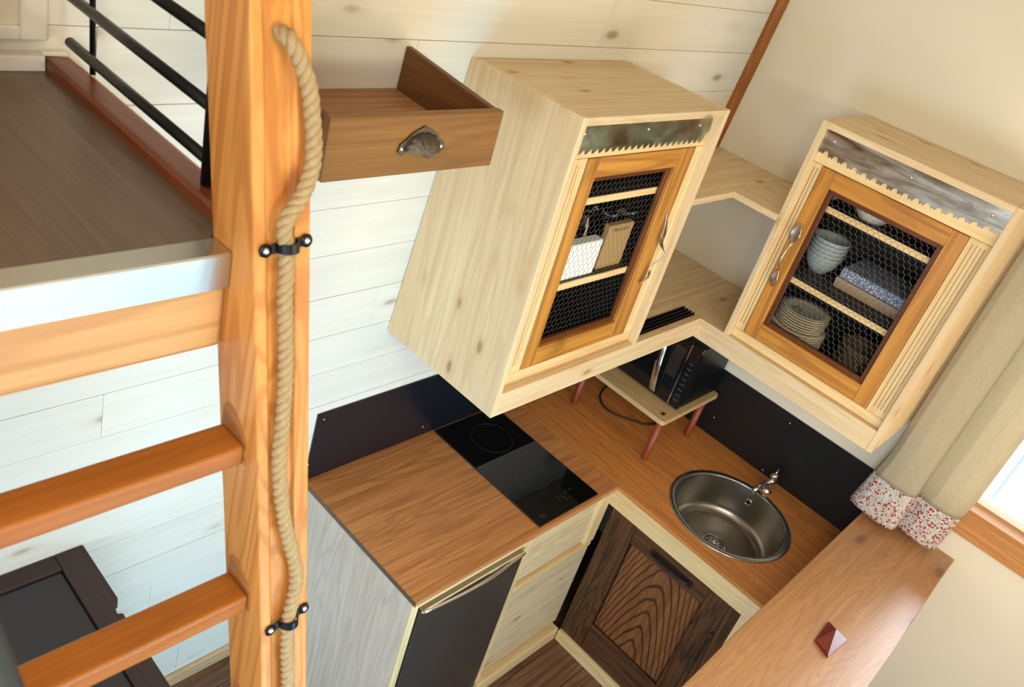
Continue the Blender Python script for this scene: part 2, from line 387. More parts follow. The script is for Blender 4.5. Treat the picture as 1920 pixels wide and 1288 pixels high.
# other walls, ceiling (outside the frame, they bounce the light)
build('wall_back', B(X0, .15, YB-.08, YB, -.05, ZC), cream, kind='structure')
build('wall_end', B(X0-.08, X0, YB-.08, .1, -.05, ZC), cream, kind='structure')
build('ceiling', B(X0-.08, .15, YB-.08, .1, ZC, ZC+.06), ceil_m, kind='structure')
bb = MB().prism([(0, 0), (0, .058), (-.010, .058), (-.014, .050), (-.014, 0)], lambda a, z: (X0, yw(z)+a-.001, z), lambda a, z: (-1.476, yw(z)+a-.001, z))
build('baseboard_left', bb, baseb_m, kind='structure')

# window: frame, sill, sash, glass
win = build('window_1', MB().box(xw(WZ0)+.035, xw(WZ0)+.075, WY0, WY0+.04, WZ0+.03, WZ1).box(xw(WZ0)+.035, xw(WZ0)+.075, WY1-.04, WY1, WZ0+.03, WZ1)
            .box(xw(WZ0)+.035, xw(WZ0)+.075, WY0, WY1, WZ0, WZ0+.034).box(xw(WZ0)+.035, xw(WZ0)+.075, WY0, WY1, WZ1-.04, WZ1), white_p, kind='structure', bevel=.002)
build('window_pane', B(xw(WZ0)+.052, xw(WZ0)+.056, WY0+.03, WY1-.03, WZ0+.03, WZ1-.03), pane_m, win)
sl = MB().prism([(-.020, 1.058), (-.020, 1.150), (-.034, 1.150), (-.036, 1.162), (.085, 1.162), (.085, 1.150), (.0, 1.148), (.0, 1.058)],
                lambda a, z: (xw(1.1)+a, -2.12, z), lambda a, z: (xw(1.1)+a, -1.17, z))
build('window_sill', sl, sill_m, win, bevel=.002)
build('side_casing', MB().box(xw(1.6)-.018, xw(1.6)+.02, -2.09, WY0, WZ0+.012, WZ1+.06).box(xw(1.6)-.018, xw(1.6)+.02, WY1, -1.135, WZ0+.012, WZ1+.06)
      .box(xw(1.6)-.018, xw(1.6)+.02, WY0, WY1, WZ1, WZ1+.06), sill_m, win, bevel=.002)
# railing posts outside the window
rl = thing('balcony_railing', 'pale balusters of an outdoor railing seen through the overexposed window', 'railing', (.75, -1.6, 0))
paleb = plain('pale_painted_steel', srgb(96, 104, 122), .5)
for k in range(12):
    yy = -.6-.16*k
    build('baluster', MB().tube([(.75, yy, .2), (.75, yy, 1.22)], .009, 8), paleb, rl)
build('rail', MB().box(.73, .77, -2.5, -.4, 1.22, 1.25), paleb, rl); build('rail', MB().box(.73, .77, -2.5, -.4, .18, .21), paleb, rl)
build('ground', B(.16, 7, -6, 4, -.6, -.5), plain('outdoor_gravel', srgb(200, 200, 190), .9, noise=.15, nscale=20), kind='structure')

# ------------------------------------------------------------------ loft (platform, railing)
ZL = 2.058
loft = thing('loft_platform', 'loft platform with grey-brown floor, metal nosing and pale beam', 'platform', (-2.6, -.3, 1.93))
build('floor_sheet', MB().prism([(-3.6, -.698), (-2.6015, -.698), (-2.6015, -.659), (-2.5285, -.659), (-2.5285, -.698), (-2.224, -.698), (-2.224, -.659), (-2.168, -.659), (-2.168, 0), (-3.6, 0)], lambda x, y: (x, y if y < -.1 else yw(ZL)-.001, ZL-.02), lambda x, y: (x, y if y < -.1 else yw(ZL)-.001, ZL)), loftfloor, loft)
build('front_beam', B(-2.53+.001, -2.223, -.702, -.65, 1.932, 2.016), beam_m, loft, bevel=.006, seg=2)
build('front_beam', B(-3.6, -2.601, -.702, -.65, 1.932, 2.016), beam_m, loft, bevel=.006, seg=2)
for xa, xb_n in ((-2.5285, -2.224), (-3.6, -2.6015)):
    build('nosing', MB().prism([(-.708, 2.0165), (-.708, ZL+.001), (-.706, ZL+.003), (-.672, ZL+.003), (-.672, ZL+.0002), (-.6985, ZL+.0002), (-.6985, 2.0165)], lambda y, z: (xa, y, z), lambda y, z: (xb_n, y, z)), alu, loft)
build('side_beam', B(-2.168, -2.143, -.64, yw(2.05)-.001, 1.93, ZL-.002), tan_y, loft, bevel=.002)
build('curb', MB().prism([(-2.205, ZL), (-2.205, ZL+.013), (-2.200, ZL+.018), (-2.170, ZL+.018), (-2.168, ZL+.016), (-2.168, ZL)], lambda x, z: (x, -.658, z), lambda x, z: (x, yw(z)-.016, z)), mahog, loft)
build('back_batten', MB().box(-3.6, -2.206, yw(ZL)-.028, yw(ZL)-.002, ZL, ZL+.022).box(-2.206, -2.17, yw(ZL)-.016, yw(ZL)-.002, ZL+.018, ZL+.024), white_p, loft, bevel=.001)
rg = thing('loft_railing', 'black tubular steel railing along the loft edge', 'railing', (-2.186, -.35, 2.076))
for z in (2.107, 2.172, 2.250):
    build('rail', MB().tube([(-2.182, -.566, z), (-2.182, -.178, z+.003)], .0075, 12), black_s, rg)
lab(build('post', MB().tube([(-2.182, -.574, 2.0765), (-2.182, -.574, 2.41)], .0085, 12), black_s, rg), 'near railing post beside the timber stringer')
build('rail', MB().tube([(-2.182, -.574, 2.405), (-2.182, -.20, 2.405)], .0075, 12), black_s, rg)
build('post', MB().tube([(-2.165, -.212, 2.0765), (-2.165, -.212, 2.41)], .0042, 10), black_s, rg)
pn = thing('cream_shutter', 'cream framed shutter panel on the wall behind the loft', 'panel', (-2.4, -.14, 2.09))
def pbox(x0, x1, z0, z1, d0, d1): return MB().prism([(x0, z0), (x1, z0), (x1, z1), (x0, z1)], lambda x, z: (x, yw(z)-d0, z), lambda x, z: (x, yw(z)-d1, z))
build('field', pbox(-2.9, -2.235, 2.12, 2.6, .001, .010), cream, pn); build('stile', pbox(-2.235, -2.2, 2.10, 2.6, .001, .018), white_p, pn, bevel=.002)
build('bottom_rail', pbox(-2.9, -2.2352, 2.10, 2.12, .001, .018), white_p, pn, bevel=.002)

# ------------------------------------------------------------------ ladder
lad = thing('ladder', 'orange larch ladder with flat treads leaning on the loft', 'ladder', (-2.36, -1.2, 0))
P0 = Vector((0, -.694, 2.328)); T = Vector((0, -.21533, -.97654)); NF = Vector((0, -.97654, .21533))
def F(x, s, d): q = P0 + T*s - NF*d; return (x, q.y, q.z)
prof = [(-2.2225, 0), (-2.207, 0), (-2.2055, .007), (-2.174, .007), (-2.1725, 0), (-2.1510, 0), (-2.1510, .088), (-2.2225, .088)]
sE = P0.z/.97654-.012
def clip0(x, s, d):
    q = Vector(F(x, s, d)); 
    if s > 1: q = q + T*(q.z/.97654)
    return tuple(q)
lab(build('stringer', MB().prism(prof, lambda x, d: F(x, -.42, d), lambda x, d: clip0(x, sE, d)), larch, lad, bevel=.003, seg=2), 'right stringer carrying the rope')
lab(build('stringer', MB().prism([(-2.53, 0), (-2.53, .088), (-2.60, .088), (-2.60, 0)], lambda x, d: F(x, -.42, d), lambda x, d: clip0(x, sE, d)), larch, lad, bevel=.003), 'left stringer')
for k in range(8):
    z = 1.832-.2215*k
    s = (P0.z-z)/.97654
    f = F(0, s, 0)[1]
    y1 = f+.079; y0 = f+.027
    build('tread', B(-2.5295, -2.2228, y0, y1, z-.030, z), tread_m, lad, bevel=.005, seg=3)
    hs = [(y1+.003, z-.03), (y0-.004, z-.03), (y0-.002, z+.006), (y0+.012, z+.022), (y0+.03, z+.034), (y0+.046, z+.036), (y1+.003, z+.026)]
    if k < 3:
        build('housing', MB().prism(hs, lambda y, z_: (-2.2232, y, z_), lambda y, z_: (-2.2222, y, z_)), wood('housing_wood', srgb(196, 136, 78), srgb(150, 92, 44), 'y', ring=.5, rings=14) if k == 0 else bpy.data.materials['housing_wood'], lad)
# rope
rp = [(-2.185, .028, -.02), (-2.185, .030, .004), (-2.184, .036, .012), (-2.173, .054, .012), (-2.163, .08, .012), (-2.158, .11, .011), (-2.156, .138, .011), (-2.159, .166, .011), (-2.171, .194, .010), (-2.186, .213, .009), (-2.190, .230, .007), (-2.186, .249, .005),
      (-2.186, .283, .005), (-2.188, .307, .005), (-2.187, .36, .005), (-2.188, .414, .005), (-2.193, .469, .006), (-2.198, .511, .007), (-2.196, .566, .007), (-2.187, .626, .006), (-2.174, .691, .007), (-2.177, .733, .006), (-2.185, .769, .005), (-2.187, .828, .005), (-2.186, .885, .005), (-2.187, 1.2, .005), (-2.187, 1.9, .005)]
def catmull(pts, per):
    out = []
    for i in range(len(pts)-1):
        p0, p1, p2, p3 = [Vector(pts[max(0, min(len(pts)-1, j))]) for j in (i-1, i, i+1, i+2)]
        for k in range(per):
            t = k/per
            out.append(.5*((2*p1)+(-p0+p2)*t+(2*p0-5*p1+4*p2-p3)*t*t+(-p0+3*p1-3*p2+p3)*t**3))
    out.append(Vector(pts[-1])); return out
c = catmull([F(x, s, -h) for x, s, h in rp], 10)
# resample evenly
rs = [c[0]]; acc = 0; step = .0028
for a, bb_ in zip(c, c[1:]):
    d = (bb_-a).length
    while acc+d >= step:
        a = a+(bb_-a)*((step-acc)/d); d = (bb_-a).length; rs.append(a.copy()); acc = 0
    acc += d
rope = thing('rope_handrail', 'twisted jute rope looped down the ladder stringer', 'rope', F(-2.187, .3, -.005))
for j in range(3):
    path = []; prev = Vector((1, 0, 0))
    for i, p in enumerate(rs):
        t = (rs[min(i+1, len(rs)-1)]-rs[max(i-1, 0)]).normalized(); a = (prev-t*prev.dot(t)).normalized(); prev = a; b_ = t.cross(a)
        ph = i*step/.034*2*math.pi + j*2*math.pi/3
        path.append(p+a*.0046*math.cos(ph)+b_*.0046*math.sin(ph))
    build('strand', MB().tube(path, .0050, 7), rope_m, rope)
for s, tilt, lb in ((.2478, .25, 'black rope clamp on the stringer below the rope loop'), (.7695, .45, 'black rope clamp low on the stringer under the knot')):
    cl = thing('rope_clamp', lb, 'clamp', F(-2.185, s, -.005), 'rope clamps')
    pts = []
    for k in range(13):
        a = math.pi*k/12; pts.append((-.0125*math.cos(a), .0175*math.sin(a)))
    pts = [(-.032, .001), (-.0145, .001)] + pts + [(.0145, .001), (.031, .001)]
    mb = MB(); vs = []; w = .0055
    for x, h in pts:
        ds = -tilt*x*.35
        vs += [F(-2.184+x, s+ds-w, -h), F(-2.184+x, s+ds+w, -h), F(-2.184+x, s+ds+w, -h-.0022), F(-2.184+x, s+ds-w, -h-.0022)]
    fs = []
    for i in range(len(pts)-1):
        for q in range(4): fs.append((i*4+q, i*4+(q+1) % 4, i*4+4+(q+1) % 4, i*4+4+q))
    fs += [(0, 1, 2, 3), tuple(range(len(vs)-4, len(vs)))[::-1]]
    mb.add(vs, fs)
    for x in (-.026, .025): mb.disc(F(-2.184+x, s-tilt*x*.35, -.0008), .0075, NF, 20, .003)
    build('strap', mb, black_s, cl)
    for x in (-.026, .025): build('screw', MB().lathe([(.0001, .0045), (.002, .0042), (.0038, .003), (.004, 0)], F(-2.184+x, s-tilt*x*.35, -.0022), 16, NF), screw_m, cl)
# out-of-focus pole next to the ladder
po = thing('steel_pole', 'dark grey steel pole very near the camera, bottom left corner', 'pole', (-2.311, -1.611, 0))
# (kept straight from floor to roof)
build('tube', MB().tube([(-2.309, -1.611, .0), (-2.692, -.992, 2.75)], .015, 20), plain('grey_steel', srgb(66, 70, 74), .45, metal=.5), po)
build('base_flange', MB().disc((-2.311, -1.611, .0005), .04, h=.006), black_s, po)

# ------------------------------------------------------------------ the drawer used as a wall shelf
dr = thing('drawer_shelf', 'old brown wooden drawer fixed to the plank wall as a shelf', 'shelf', (-1.69, -.27, 1.975))
DX0, DX1, DYF, DZ0, DZ1 = -1.893, -1.503, -.412, 1.973, 2.083
build('front', B(DX0, DX1, DYF, DYF+.018, DZ0, DZ1), drawer_x, dr, bevel=.003, seg=2)
for x0, x1 in ((DX0+.002, DX0+.014), (DX1-.016, DX1-.002)):
    build('side', MB().prism([(DYF+.0185, DZ0+.002), (yw(2.0)-.001, DZ0+.002), (yw(2.1)-.001, DZ1+.022), (DYF+.0185, DZ1-.002)], lambda y, z: (x0, y, z), lambda y, z: (x1, y, z)), drawer_y, dr, bevel=.0015)
build('bottom', MB().prism([(DYF+.0185, DZ0+.020), (yw(2.0)-.001, DZ0+.034), (yw(2.0)-.001, DZ0+.042), (DYF+.0185, DZ0+.028)], lambda y, z: (DX0+.0145, y, z), lambda y, z: (DX1-.0165, y, z)), drawer_in, dr)
# cup pull
pc = Vector((-1.694, DYF-.0005, 2.030))
vs = []; nu, nv = 24, 8
for i in range(nu+1):
    a = math.pi*i/nu
    for j in range(nv+1):
        b_ = math.pi/2*j/nv; rib = 1+.035*math.cos(a*14)*math.cos(b_)
        vs.append((pc.x+.040*math.cos(a)*math.cos(b_)*rib, pc.y-.001-.024*math.sin(b_), pc.z-.010+.032*math.sin(a)*math.cos(b_)*rib))
fs = [(i*(nv+1)+j, (i+1)*(nv+1)+j, (i+1)*(nv+1)+j+1, i*(nv+1)+j+1) for i in range(nu) for j in range(nv)]
mb = MB().add(vs, fs, True)
mb.prism([(-.053, -.012), (-.044, -.019), (-.034, -.012), (-.030, -.004), (.030, -.004), (.034, -.012), (.044, -.019), (.053, -.012), (.050, .002), (.040, .008), (.028, .020), (.012, .028), (0, .033), (-.012, .028), (-.028, .020), (-.040, .008), (-.050, .002)], lambda a, c_: (pc.x+a, pc.y-.003, pc.z+c_), lambda a, c_: (pc.x+a, pc.y, pc.z+c_))
mb.prism([(-.014, -.008), (0, -.019), (.014, -.008), (.009, -.005), (-.009, -.005)], lambda a, c_: (pc.x+a, pc.y-.024, pc.z+c_), lambda a, c_: (pc.x+a, pc.y-.004, pc.z+c_))
cup = lab(build('cup_handle', mb, pewter, dr), 'ornate dark metal cup pull')
for a in (-.045, .045): build('screw', MB().lathe([(.0001, .0025), (.003, .002), (.004, 0)], (pc.x+a, pc.y-.0025, pc.z-.007), 12, (0, -1, 0)), screw_m, cup)

# ------------------------------------------------------------------ wall cupboards
ZT, ZB_, ZS = 2.085, 1.3155, 1.3845
YF, XF = -.4665, -.3925
def wire(name, conv, a0, a1, z0, z1, root):
    """hexagonal chicken wire; conv maps (across, z, out) to the world"""
    p = .0178; rad = p/math.sqrt(3); mb = MB(); r = .0004
    rows_ = int((z1-z0)/(1.5*rad))+2; cols = int((a1-a0)/p)+2
    rnd = random.Random(3)
    jit = {}
    def J(i, j, q):
        key = (round(i*1e4), round(j*1e4))
        if key not in jit: jit[key] = (rnd.uniform(-.0008, .0008), rnd.uniform(-.0008, .0008))
        dx, dz = jit[key]; return i+dx, j+dz
    edges = set()
    for m_ in range(rows_):
        for n_ in range(cols):
            cx = a0+(n_+(m_ % 2)*.5)*p; cz = z0+m_*1.5*rad
            pts = [(cx+rad*math.cos(math.radians(90+60*q)), cz+rad*math.sin(math.radians(90+60*q))) for q in range(6)]
            for q in (0, 1, 2):
                A, C_ = pts[q], pts[(q+1) % 6]
                if all(a0 <= P[0] <= a1 and z0 <= P[1] <= z1 for P in (A, C_)): edges.add((A, C_, q))
    for A, C_, q in sorted(edges):
        A2, C2 = J(*A, 0), J(*C_, 0)
        rr = r*1.35 if q == 1 else r
        a_, c_ = Vector(conv(A2[0], A2[1], 0)), Vector(conv(C2[0], C2[1], 0))
        t = (c_-a_).normalized(); n1 = t.orthogonal().normalized(); n2 = t.cross(n1)
        vs = []
        for P in (a_, c_):
            for k in range(3):
                w = 2*math.pi*k/3; vs.append(P+n1*rr*math.cos(w)+n2*rr*math.sin(w))
        mb.add(vs, [(0, 1, 4, 3), (1, 2, 5, 4), (2, 0, 3, 5)])
    o = build(name, mb, wire_m, root, kind='stuff'); return o

def cupboard(side):
    """conv(a, z, d): a runs along the front, z up, d goes back from the front edge plane"""
    if side == 'left':
        A0, A1 = -1.328, -.749
        conv = lambda a, z, d: (a, YF+d, z)
        back = lambda z: yw(z)-YF-.0015
        ax = 'x'; dp = 'y'
        REC = .024
        door = (-1.237, -.829, 1.420, 1.981); hole = (-1.192, -.868, 1.473, 1.933)
        op = (-1.311, -.767)
        t = thing('wall_cupboard', 'pine wall cupboard left of the corner, saw blade with painted teal sheen above wire-mesh door', 'cupboard', (-1.04, -.3, ZB_))
    else:
        A0, A1 = .5545, 1.104          # measured as -y
        conv = lambda a, z, d: (XF+d, -a, z)
        back = lambda z: xw(z)-XF-.0015
        ax = 'y'; dp = 'x'
        REC = .020
        door = (.604, 1.027, 1.417, 1.969); hole = (.646, .984, 1.471, 1.920)
        op = (.5715, 1.087)
        t = thing('wall_cupboard', 'pine wall cupboard right of the corner, silvery saw blade above wire-mesh door', 'cupboard', (-.2, -.83, ZB_))
    P = lambda pts, d0, d1: MB().prism(pts, lambda a, z: conv(a, z, d0), lambda a, z: conv(a, z, d1))
    R4 = lambda a0, a1, z0, z1: [(a0, z0), (a1, z0), (a1, z1), (a0, z1)]
    def slab(a0, a1, z0, z1, d0=0, gap=0):     # reaches back to the leaning wall
        vs = []
        for z in (z0, z1):
            for a, d in ((a0, d0), (a1, d0), (a1, back(z)-gap), (a0, back(z)-gap)): vs.append(conv(a, z, d))
        return MB().hexa(vs)
    zl0 = ZB_ if side == 'left' else ZS+.0003
    zr0 = ZB_
    if side == 'left':
        build('side_panel', slab(A0, op[0], ZB_, ZT), pine['z'], t, bevel=.001)
        build('side_panel', slab(op[1], A1, ZS+.0003, ZT), pine['z'], t, bevel=.001)
    else:
        build('side_panel', slab(A0, op[0], ZS+.0003, ZT), pine['z'], t, bevel=.001)
        build('side_panel', slab(op[1], A1, ZB_, ZT), pine['z'], t, bevel=.001)
    build('top_panel', slab(op[0]+.0003, op[1]-.0003, ZT-.018, ZT), pine[ax], t, bevel=.001)
    fr = REC
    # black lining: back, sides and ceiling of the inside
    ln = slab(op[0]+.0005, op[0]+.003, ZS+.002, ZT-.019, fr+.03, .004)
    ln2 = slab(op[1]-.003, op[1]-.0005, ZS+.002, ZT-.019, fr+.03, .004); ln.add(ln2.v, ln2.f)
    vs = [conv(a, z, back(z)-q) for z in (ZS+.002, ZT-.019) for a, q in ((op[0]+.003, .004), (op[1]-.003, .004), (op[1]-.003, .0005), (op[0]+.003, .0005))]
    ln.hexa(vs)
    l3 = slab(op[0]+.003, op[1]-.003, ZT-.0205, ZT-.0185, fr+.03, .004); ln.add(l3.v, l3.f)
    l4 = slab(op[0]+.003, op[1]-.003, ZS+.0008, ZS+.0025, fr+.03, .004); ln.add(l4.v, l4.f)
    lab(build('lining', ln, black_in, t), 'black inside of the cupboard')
    # face frame
    build('top_rail', P(R4(op[0]+.0003, op[1]-.0003, door[3]+.002, ZT-.0185), fr, fr+.02), framep[ax], t, bevel=.0008)
    build('bottom_rail', P(R4(op[0]+.0003, op[1]-.0003, ZS+.0005, door[2]-.002), fr, fr+.02), framep[ax], t, bevel=.0008)
    for a0, a1, g in ((op[0]+.0003, door[0]-.0015, 4 if side == 'left' else 2), (door[1]+.0015, op[1]-.0003, 2 if side == 'left' else 4)):
        if side == 'left' and g == 2:
            build('stile_strip', P(R4(a0, a0+.024, door[2]-.001, door[3]+.001), fr-.002, fr+.018), honey['z'], t, bevel=.001); a0 += .0245
        st = P(R4(a0, a1, door[2]-.001, door[3]+.001), fr+.006, fr+.02)
        wz0, wz1 = door[2]+.02, door[3]-.012
        # flutes: strips standing proud of the stile's body, with grooves between
        fw_ = .0028; span = a1-a0; n = g; pitch = min(.0105, span/(n+1)); st0 = (a0+a1)/2-(n-1)/2*pitch
        cuts = [st0+i*pitch for i in range(n)]
        edges = [a0]+[v for c_ in cuts for v in (c_-fw_/2, c_+fw_/2)]+[a1]
        for i in range(0, len(edges), 2):
            q = P(R4(edges[i], edges[i+1], door[2]-.001, door[3]+.001), fr, fr+.0062); st.add(q.v, q.f)
        for c_ in cuts:
            for za, zb in ((door[2]-.001, wz0), (wz1, door[3]+.001)):
                q = P(R4(c_-fw_/2, c_+fw_/2, za, zb), fr, fr+.0062); st.add(q.v, q.f)
        build('fluted_stile', st, framep['z'], t)
    # door
    dm = build('door', P(R4(door[0], hole[0], door[2], door[3]), fr-.002, fr+.018), honey['z'], t, bevel=.0015)
    for nm, r_, w_ in (('door_stile', R4(hole[1], door[1], door[2], door[3]), honey['z']), ('door_rail', R4(hole[0]+.0003, hole[1]-.0003, door[2], hole[2]), honey[ax]), ('door_rail', R4(hole[0]+.0003, hole[1]-.0003, hole[3], door[3]), honey[ax])):
        build(nm, P(r_, fr-.002, fr+.018), w_, dm, bevel=.0015)
    bw = .015
    for r_, w_ in ((R4(hole[0]+.0003, hole[0]+bw, hole[2], hole[3]), 'z'), (R4(hole[1]-bw, hole[1]-.0003, hole[2], hole[3]), 'z'), (R4(hole[0]+bw, hole[1]-bw, hole[2]+.0003, hole[2]+bw), ax), (R4(hole[0]+bw, hole[1]-bw, hole[3]-bw, hole[3]-.0003), ax)):
        build('bead', P(r_, fr+.008, fr+.018), bead[w_], dm, bevel=.002, seg=2)
    wm = wire('wire_mesh', lambda a, z, d: conv(a, z, fr+.0195), hole[0]+.002, hole[1]-.002, hole[2]+.002, hole[3]-.002, dm)
    # inner shelves: dark boards with pine front edge
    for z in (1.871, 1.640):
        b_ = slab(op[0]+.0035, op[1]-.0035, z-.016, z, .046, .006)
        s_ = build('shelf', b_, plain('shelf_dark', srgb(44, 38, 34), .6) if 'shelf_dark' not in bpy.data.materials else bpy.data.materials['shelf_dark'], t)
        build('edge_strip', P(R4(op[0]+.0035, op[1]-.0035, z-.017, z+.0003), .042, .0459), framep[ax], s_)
    # saw blade
    n = 22 if side == 'left' else 17
    a0, a1 = (-1.3105, -.785) if side == 'left' else (.5725, 1.0865)
    zt, zb0, zb1 = ZT-.0185, 2.002, (2.000 if side == 'left' else 1.994)
    pts = [(a0, zt), (a0, zb0)]
    if side == 'left':
        for i in range(n):
            u0, u1 = i/n, (i+1)/n; zz = 2.006
            pts += [(a0+(a1-a0)*u0+.001, zz), (a0+(a1-a0)*(u0+.25/n), zz-.0125), (a0+(a1-a0)*(u0+.45/n), zz-.012)]
        pts += [(a1, 2.006), (a1, 2.012), (a1+.012, 2.022), (a1+.012, 2.03), (a1+.006, zt)]
    else:
        for i in range(n):
            u = i/n; x_ = a0+(a1-a0)*u; pw = (a1-a0)/n; zz = 2.010-.016*math.sin(math.pi*min(1, u*.95+.1))+.004
            pts += [(x_, zz), (x_+pw*.12, zz-.012), (x_+pw*.30, zz-.006), (x_+pw*.46, zz-.0115), (x_+pw*.62, zz-.002), (x_+pw*.82, zz+.0005)]
        pts += [(a1, 1.990), (a1, zt)]
    sw = build('saw_blade', P(pts, fr-.0022, fr-.0007), saw_g if side == 'left' else saw_s, t)
    lab(sw, 'mottled saw blade with painted teal sheen, teeth down' if side == 'left' else 'worn silvery saw blade, teeth down')
    for u in (.06, .5, .92):
        pz = Vector(conv(a0+(a1-a0)*u, 2.040, fr-.0022)); ax3 = (0, -1, 0) if side == 'left' else (-1, 0, 0)
        build('screw', MB().lathe([(.0001, .0022), (.0022, .002), (.0036, .0008), (.0038, 0)], pz, 14, ax3), screw_m, sw)
    # cutlery handle
    if side == 'left':
        hp = [(-.824, 1.803, -.001), (-.823, 1.775, -.010), (-.825, 1.745, -.016), (-.822, 1.725, -.014), (-.813, 1.705, -.022), (-.806, 1.690, -.030), (-.808, 1.675, -.026), (-.815, 1.655, -.014), (-.819, 1.640, -.012), (-.823, 1.620, -.016), (-.826, 1.600, -.008), (-.823, 1.590, -.002)]
        wd = [.0025, .006, .0095, .010, .005, .0025, .0022, .0025, .004, .009, .010, .004]
        hd = 'bent spoon-and-fork door pull'
    else:
        hp = [(.622, 1.800, -.004), (.622, 1.790, -.008), (.622, 1.768, -.011), (.622, 1.747, -.009), (.622, 1.735, -.010), (.621, 1.710, -.022), (.621, 1.690, -.026), (.621, 1.668, -.022), (.621, 1.652, -.012), (.621, 1.640, -.009), (.622, 1.620, -.010), (.622, 1.602, -.006), (.622, 1.592, -.003)]
        wd = [.003, .011, .0165, .010, .0035, .0028, .0028, .0028, .0035, .008, .012, .009, .003]
        hd = 'bent spoon door pull'
    cc = catmull([(a, z, d) for a, z, d in hp], 5); mb = MB(); vs = []; nr = 10
    for i, q in enumerate(cc):
        u = i/5; i0 = min(int(u), len(wd)-2); w_ = wd[i0]+(wd[i0+1]-wd[i0])*(u-i0)
        th = .0017+.0028*max(0, 1-w_/.006)*.3
        for k_ in range(nr):
            an = 2*math.pi*k_/nr
            dish = .25*w_*(math.cos(an)**2-.5) if w_ > .006 else 0
            vs.append(conv(q[0]+w_*math.cos(an), q[1], fr-.002+q[2]-th*math.sin(an)-dish))
    m_ = len(cc)
    fs = [(i*nr+k_, i*nr+(k_+1) % nr, (i+1)*nr+(k_+1) % nr, (i+1)*nr+k_) for i in range(m_-1) for k_ in range(nr)]+[tuple(range(nr)), tuple(range((m_-1)*nr, m_*nr))]
    lab(build('handle', mb.add(vs, fs, True), silver, dm), hd)
    return t
cupboard('left'); cupboard('right')

# L-shaped bottom board with front fascia and vent; L-shaped middle shelf
bs = thing('corner_shelf', 'long L-shaped pine shelf with deep front edge beneath both cupboards', 'shelf', (-.39, -.46, ZB_))
zt_, zb_ = ZS, ZS-.018
hx0, hx1, hy0, hy1 = -.735, -.389, -.4435, -.390
yb_, xb_ = yw(ZS)-.0015, xw(ZS)-.0015
m1 = MB().box(-1.3105, hx0, YF+.0185, yb_, zb_, zt_).box(hx0, hx1, hy1, yb_, zb_, zt_).box(hx0, hx1, YF+.0185, hy0, zb_, zt_).box(hx1, xb_, YF+.0185, yb_, zb_, zt_)
build('board', m1, pine['x'], bs); build('board', B(XF+.0185, xb_, -1.0865, YF+.018, zb_, zt_), pine['y'], bs)
build('fascia', B(-1.3105, XF+.018, YF, YF+.018, ZB_, ZS), pine['x'], bs, bevel=.0012)
build('fascia', B(XF, XF+.018, -1.0865, YF-.0003, ZB_, ZS), pine['y'], bs, bevel=.0012)
vn = build('vent', B(hx0, hx1, hy0, hy1, zb_+.002, zb_+.004), black_in, bs)
for k in range(4):
    yy = hy0+.007+.013*k
    build('vent_bar', B(hx0, hx1+.0, yy-.0028, yy+.0028, zb_+.010, zt_+.004), black_s, vn, bevel=.0008)
ms = thing('middle_shelf', 'L-shaped pine shelf in the corner between the two cupboards, upper one', 'shelf', (-.4, -.4, 1.78))
Z2 = 1.7985; yb2, xb2 = yw(Z2)-.0015, xw(Z2)-.0015
build('board', B(-.7485, xb2, -.405, yb2, Z2-.02, Z2), pine['x'], ms, bevel=.001)
build('board', B(-.400, xb2, -.554, -.4053, Z2-.02, Z2), pine['y'], ms, bevel=.001)

# ---- contents of the left cupboard
tag(build('card_box', B(-1.158, -1.020, -.412, -.385, 1.6405, 1.738), card_w, bevel=.001), 'white card box behind the left wire-mesh door', 'box')
kb = tag(build('paper_bag', B(-.996, -.892, -.404, -.388, 1.6405, 1.766), kraft, bevel=.001), 'brown kraft box with faded dark print beside the white box', 'box')
def text(body, size, loc, rot, mat, name, root=None, ext=.0002):
    cu = bpy.data.curves.new(name, 'FONT'); cu.body = body; cu.size = size; cu.extrude = ext; cu.align_x = 'CENTER'; cu.align_y = 'CENTER'
    o = bpy.data.objects.new(name, cu); COL.objects.link(o); o.rotation_euler = rot; cu.materials.append(mat)
    dg = bpy.context.evaluated_depsgraph_get(); me = bpy.data.meshes.new_from_object(o.evaluated_get(dg)); bpy.data.objects.remove(o)
    o = bpy.data.objects.new(name, me); COL.objects.link(o); o.rotation_euler = rot
    o.location = Vector(loc)-root_origin(root)
    if root is not None: o.parent = root
    return o
pm = MB()
for q, (a, w_, h_) in enumerate([(-.974, .004, .011), (-.968, .003, .008), (-.962, .005, .010), (-.954, .003, .007), (-.948, .004, .010), (-.940, .003, .007), (-.933, .005, .009), (-.926, .003, .008), (-.919, .004, .010), (-.912, .003, .007)]):
    pm.box(a, a+w_*.5, -.4044, -.4041, 1.747, 1.747+h_)
    if q % 2: pm.box(a, a+w_, -.4044, -.4041, 1.747+h_*.45, 1.747+h_*.6)
build('faded_print', pm, ink, kb)
def jar(loc, h, r, mat, label):
    t = thing('glass_jar', label, 'jar', loc, 'glass jars behind the left mesh door'); x, y_, z = loc
    build('glass', MB().lathe([(.001, .0005), (r*.9, .0005), (r, .006), (r, h*.75), (r*.75, h*.92), (r*.75, h), (r*.68, h), (r*.68, h*.9), (r*.92, h*.73), (r*.92, .008), (.001, .005)], (x, y_, z), 24), mat, t)
    build('lid', MB().lathe([(.001, h+.0005), (r*.8, h+.0005), (r*.8, h+.012), (r*.6, h+.016), (.001, h+.016)], (x, y_, z), 24), clear, t)
jar((-1.085, -.325, 1.641), .085, .034, smoke, 'short glass jar at the back behind the white box')
jar((-.995, -.315, 1.641), .128, .038, smoke, 'tallest glass jar, between the white and kraft boxes')
jar((-.905, -.330, 1.641), .105, .034, smoke, 'glass jar behind the kraft box, left side')
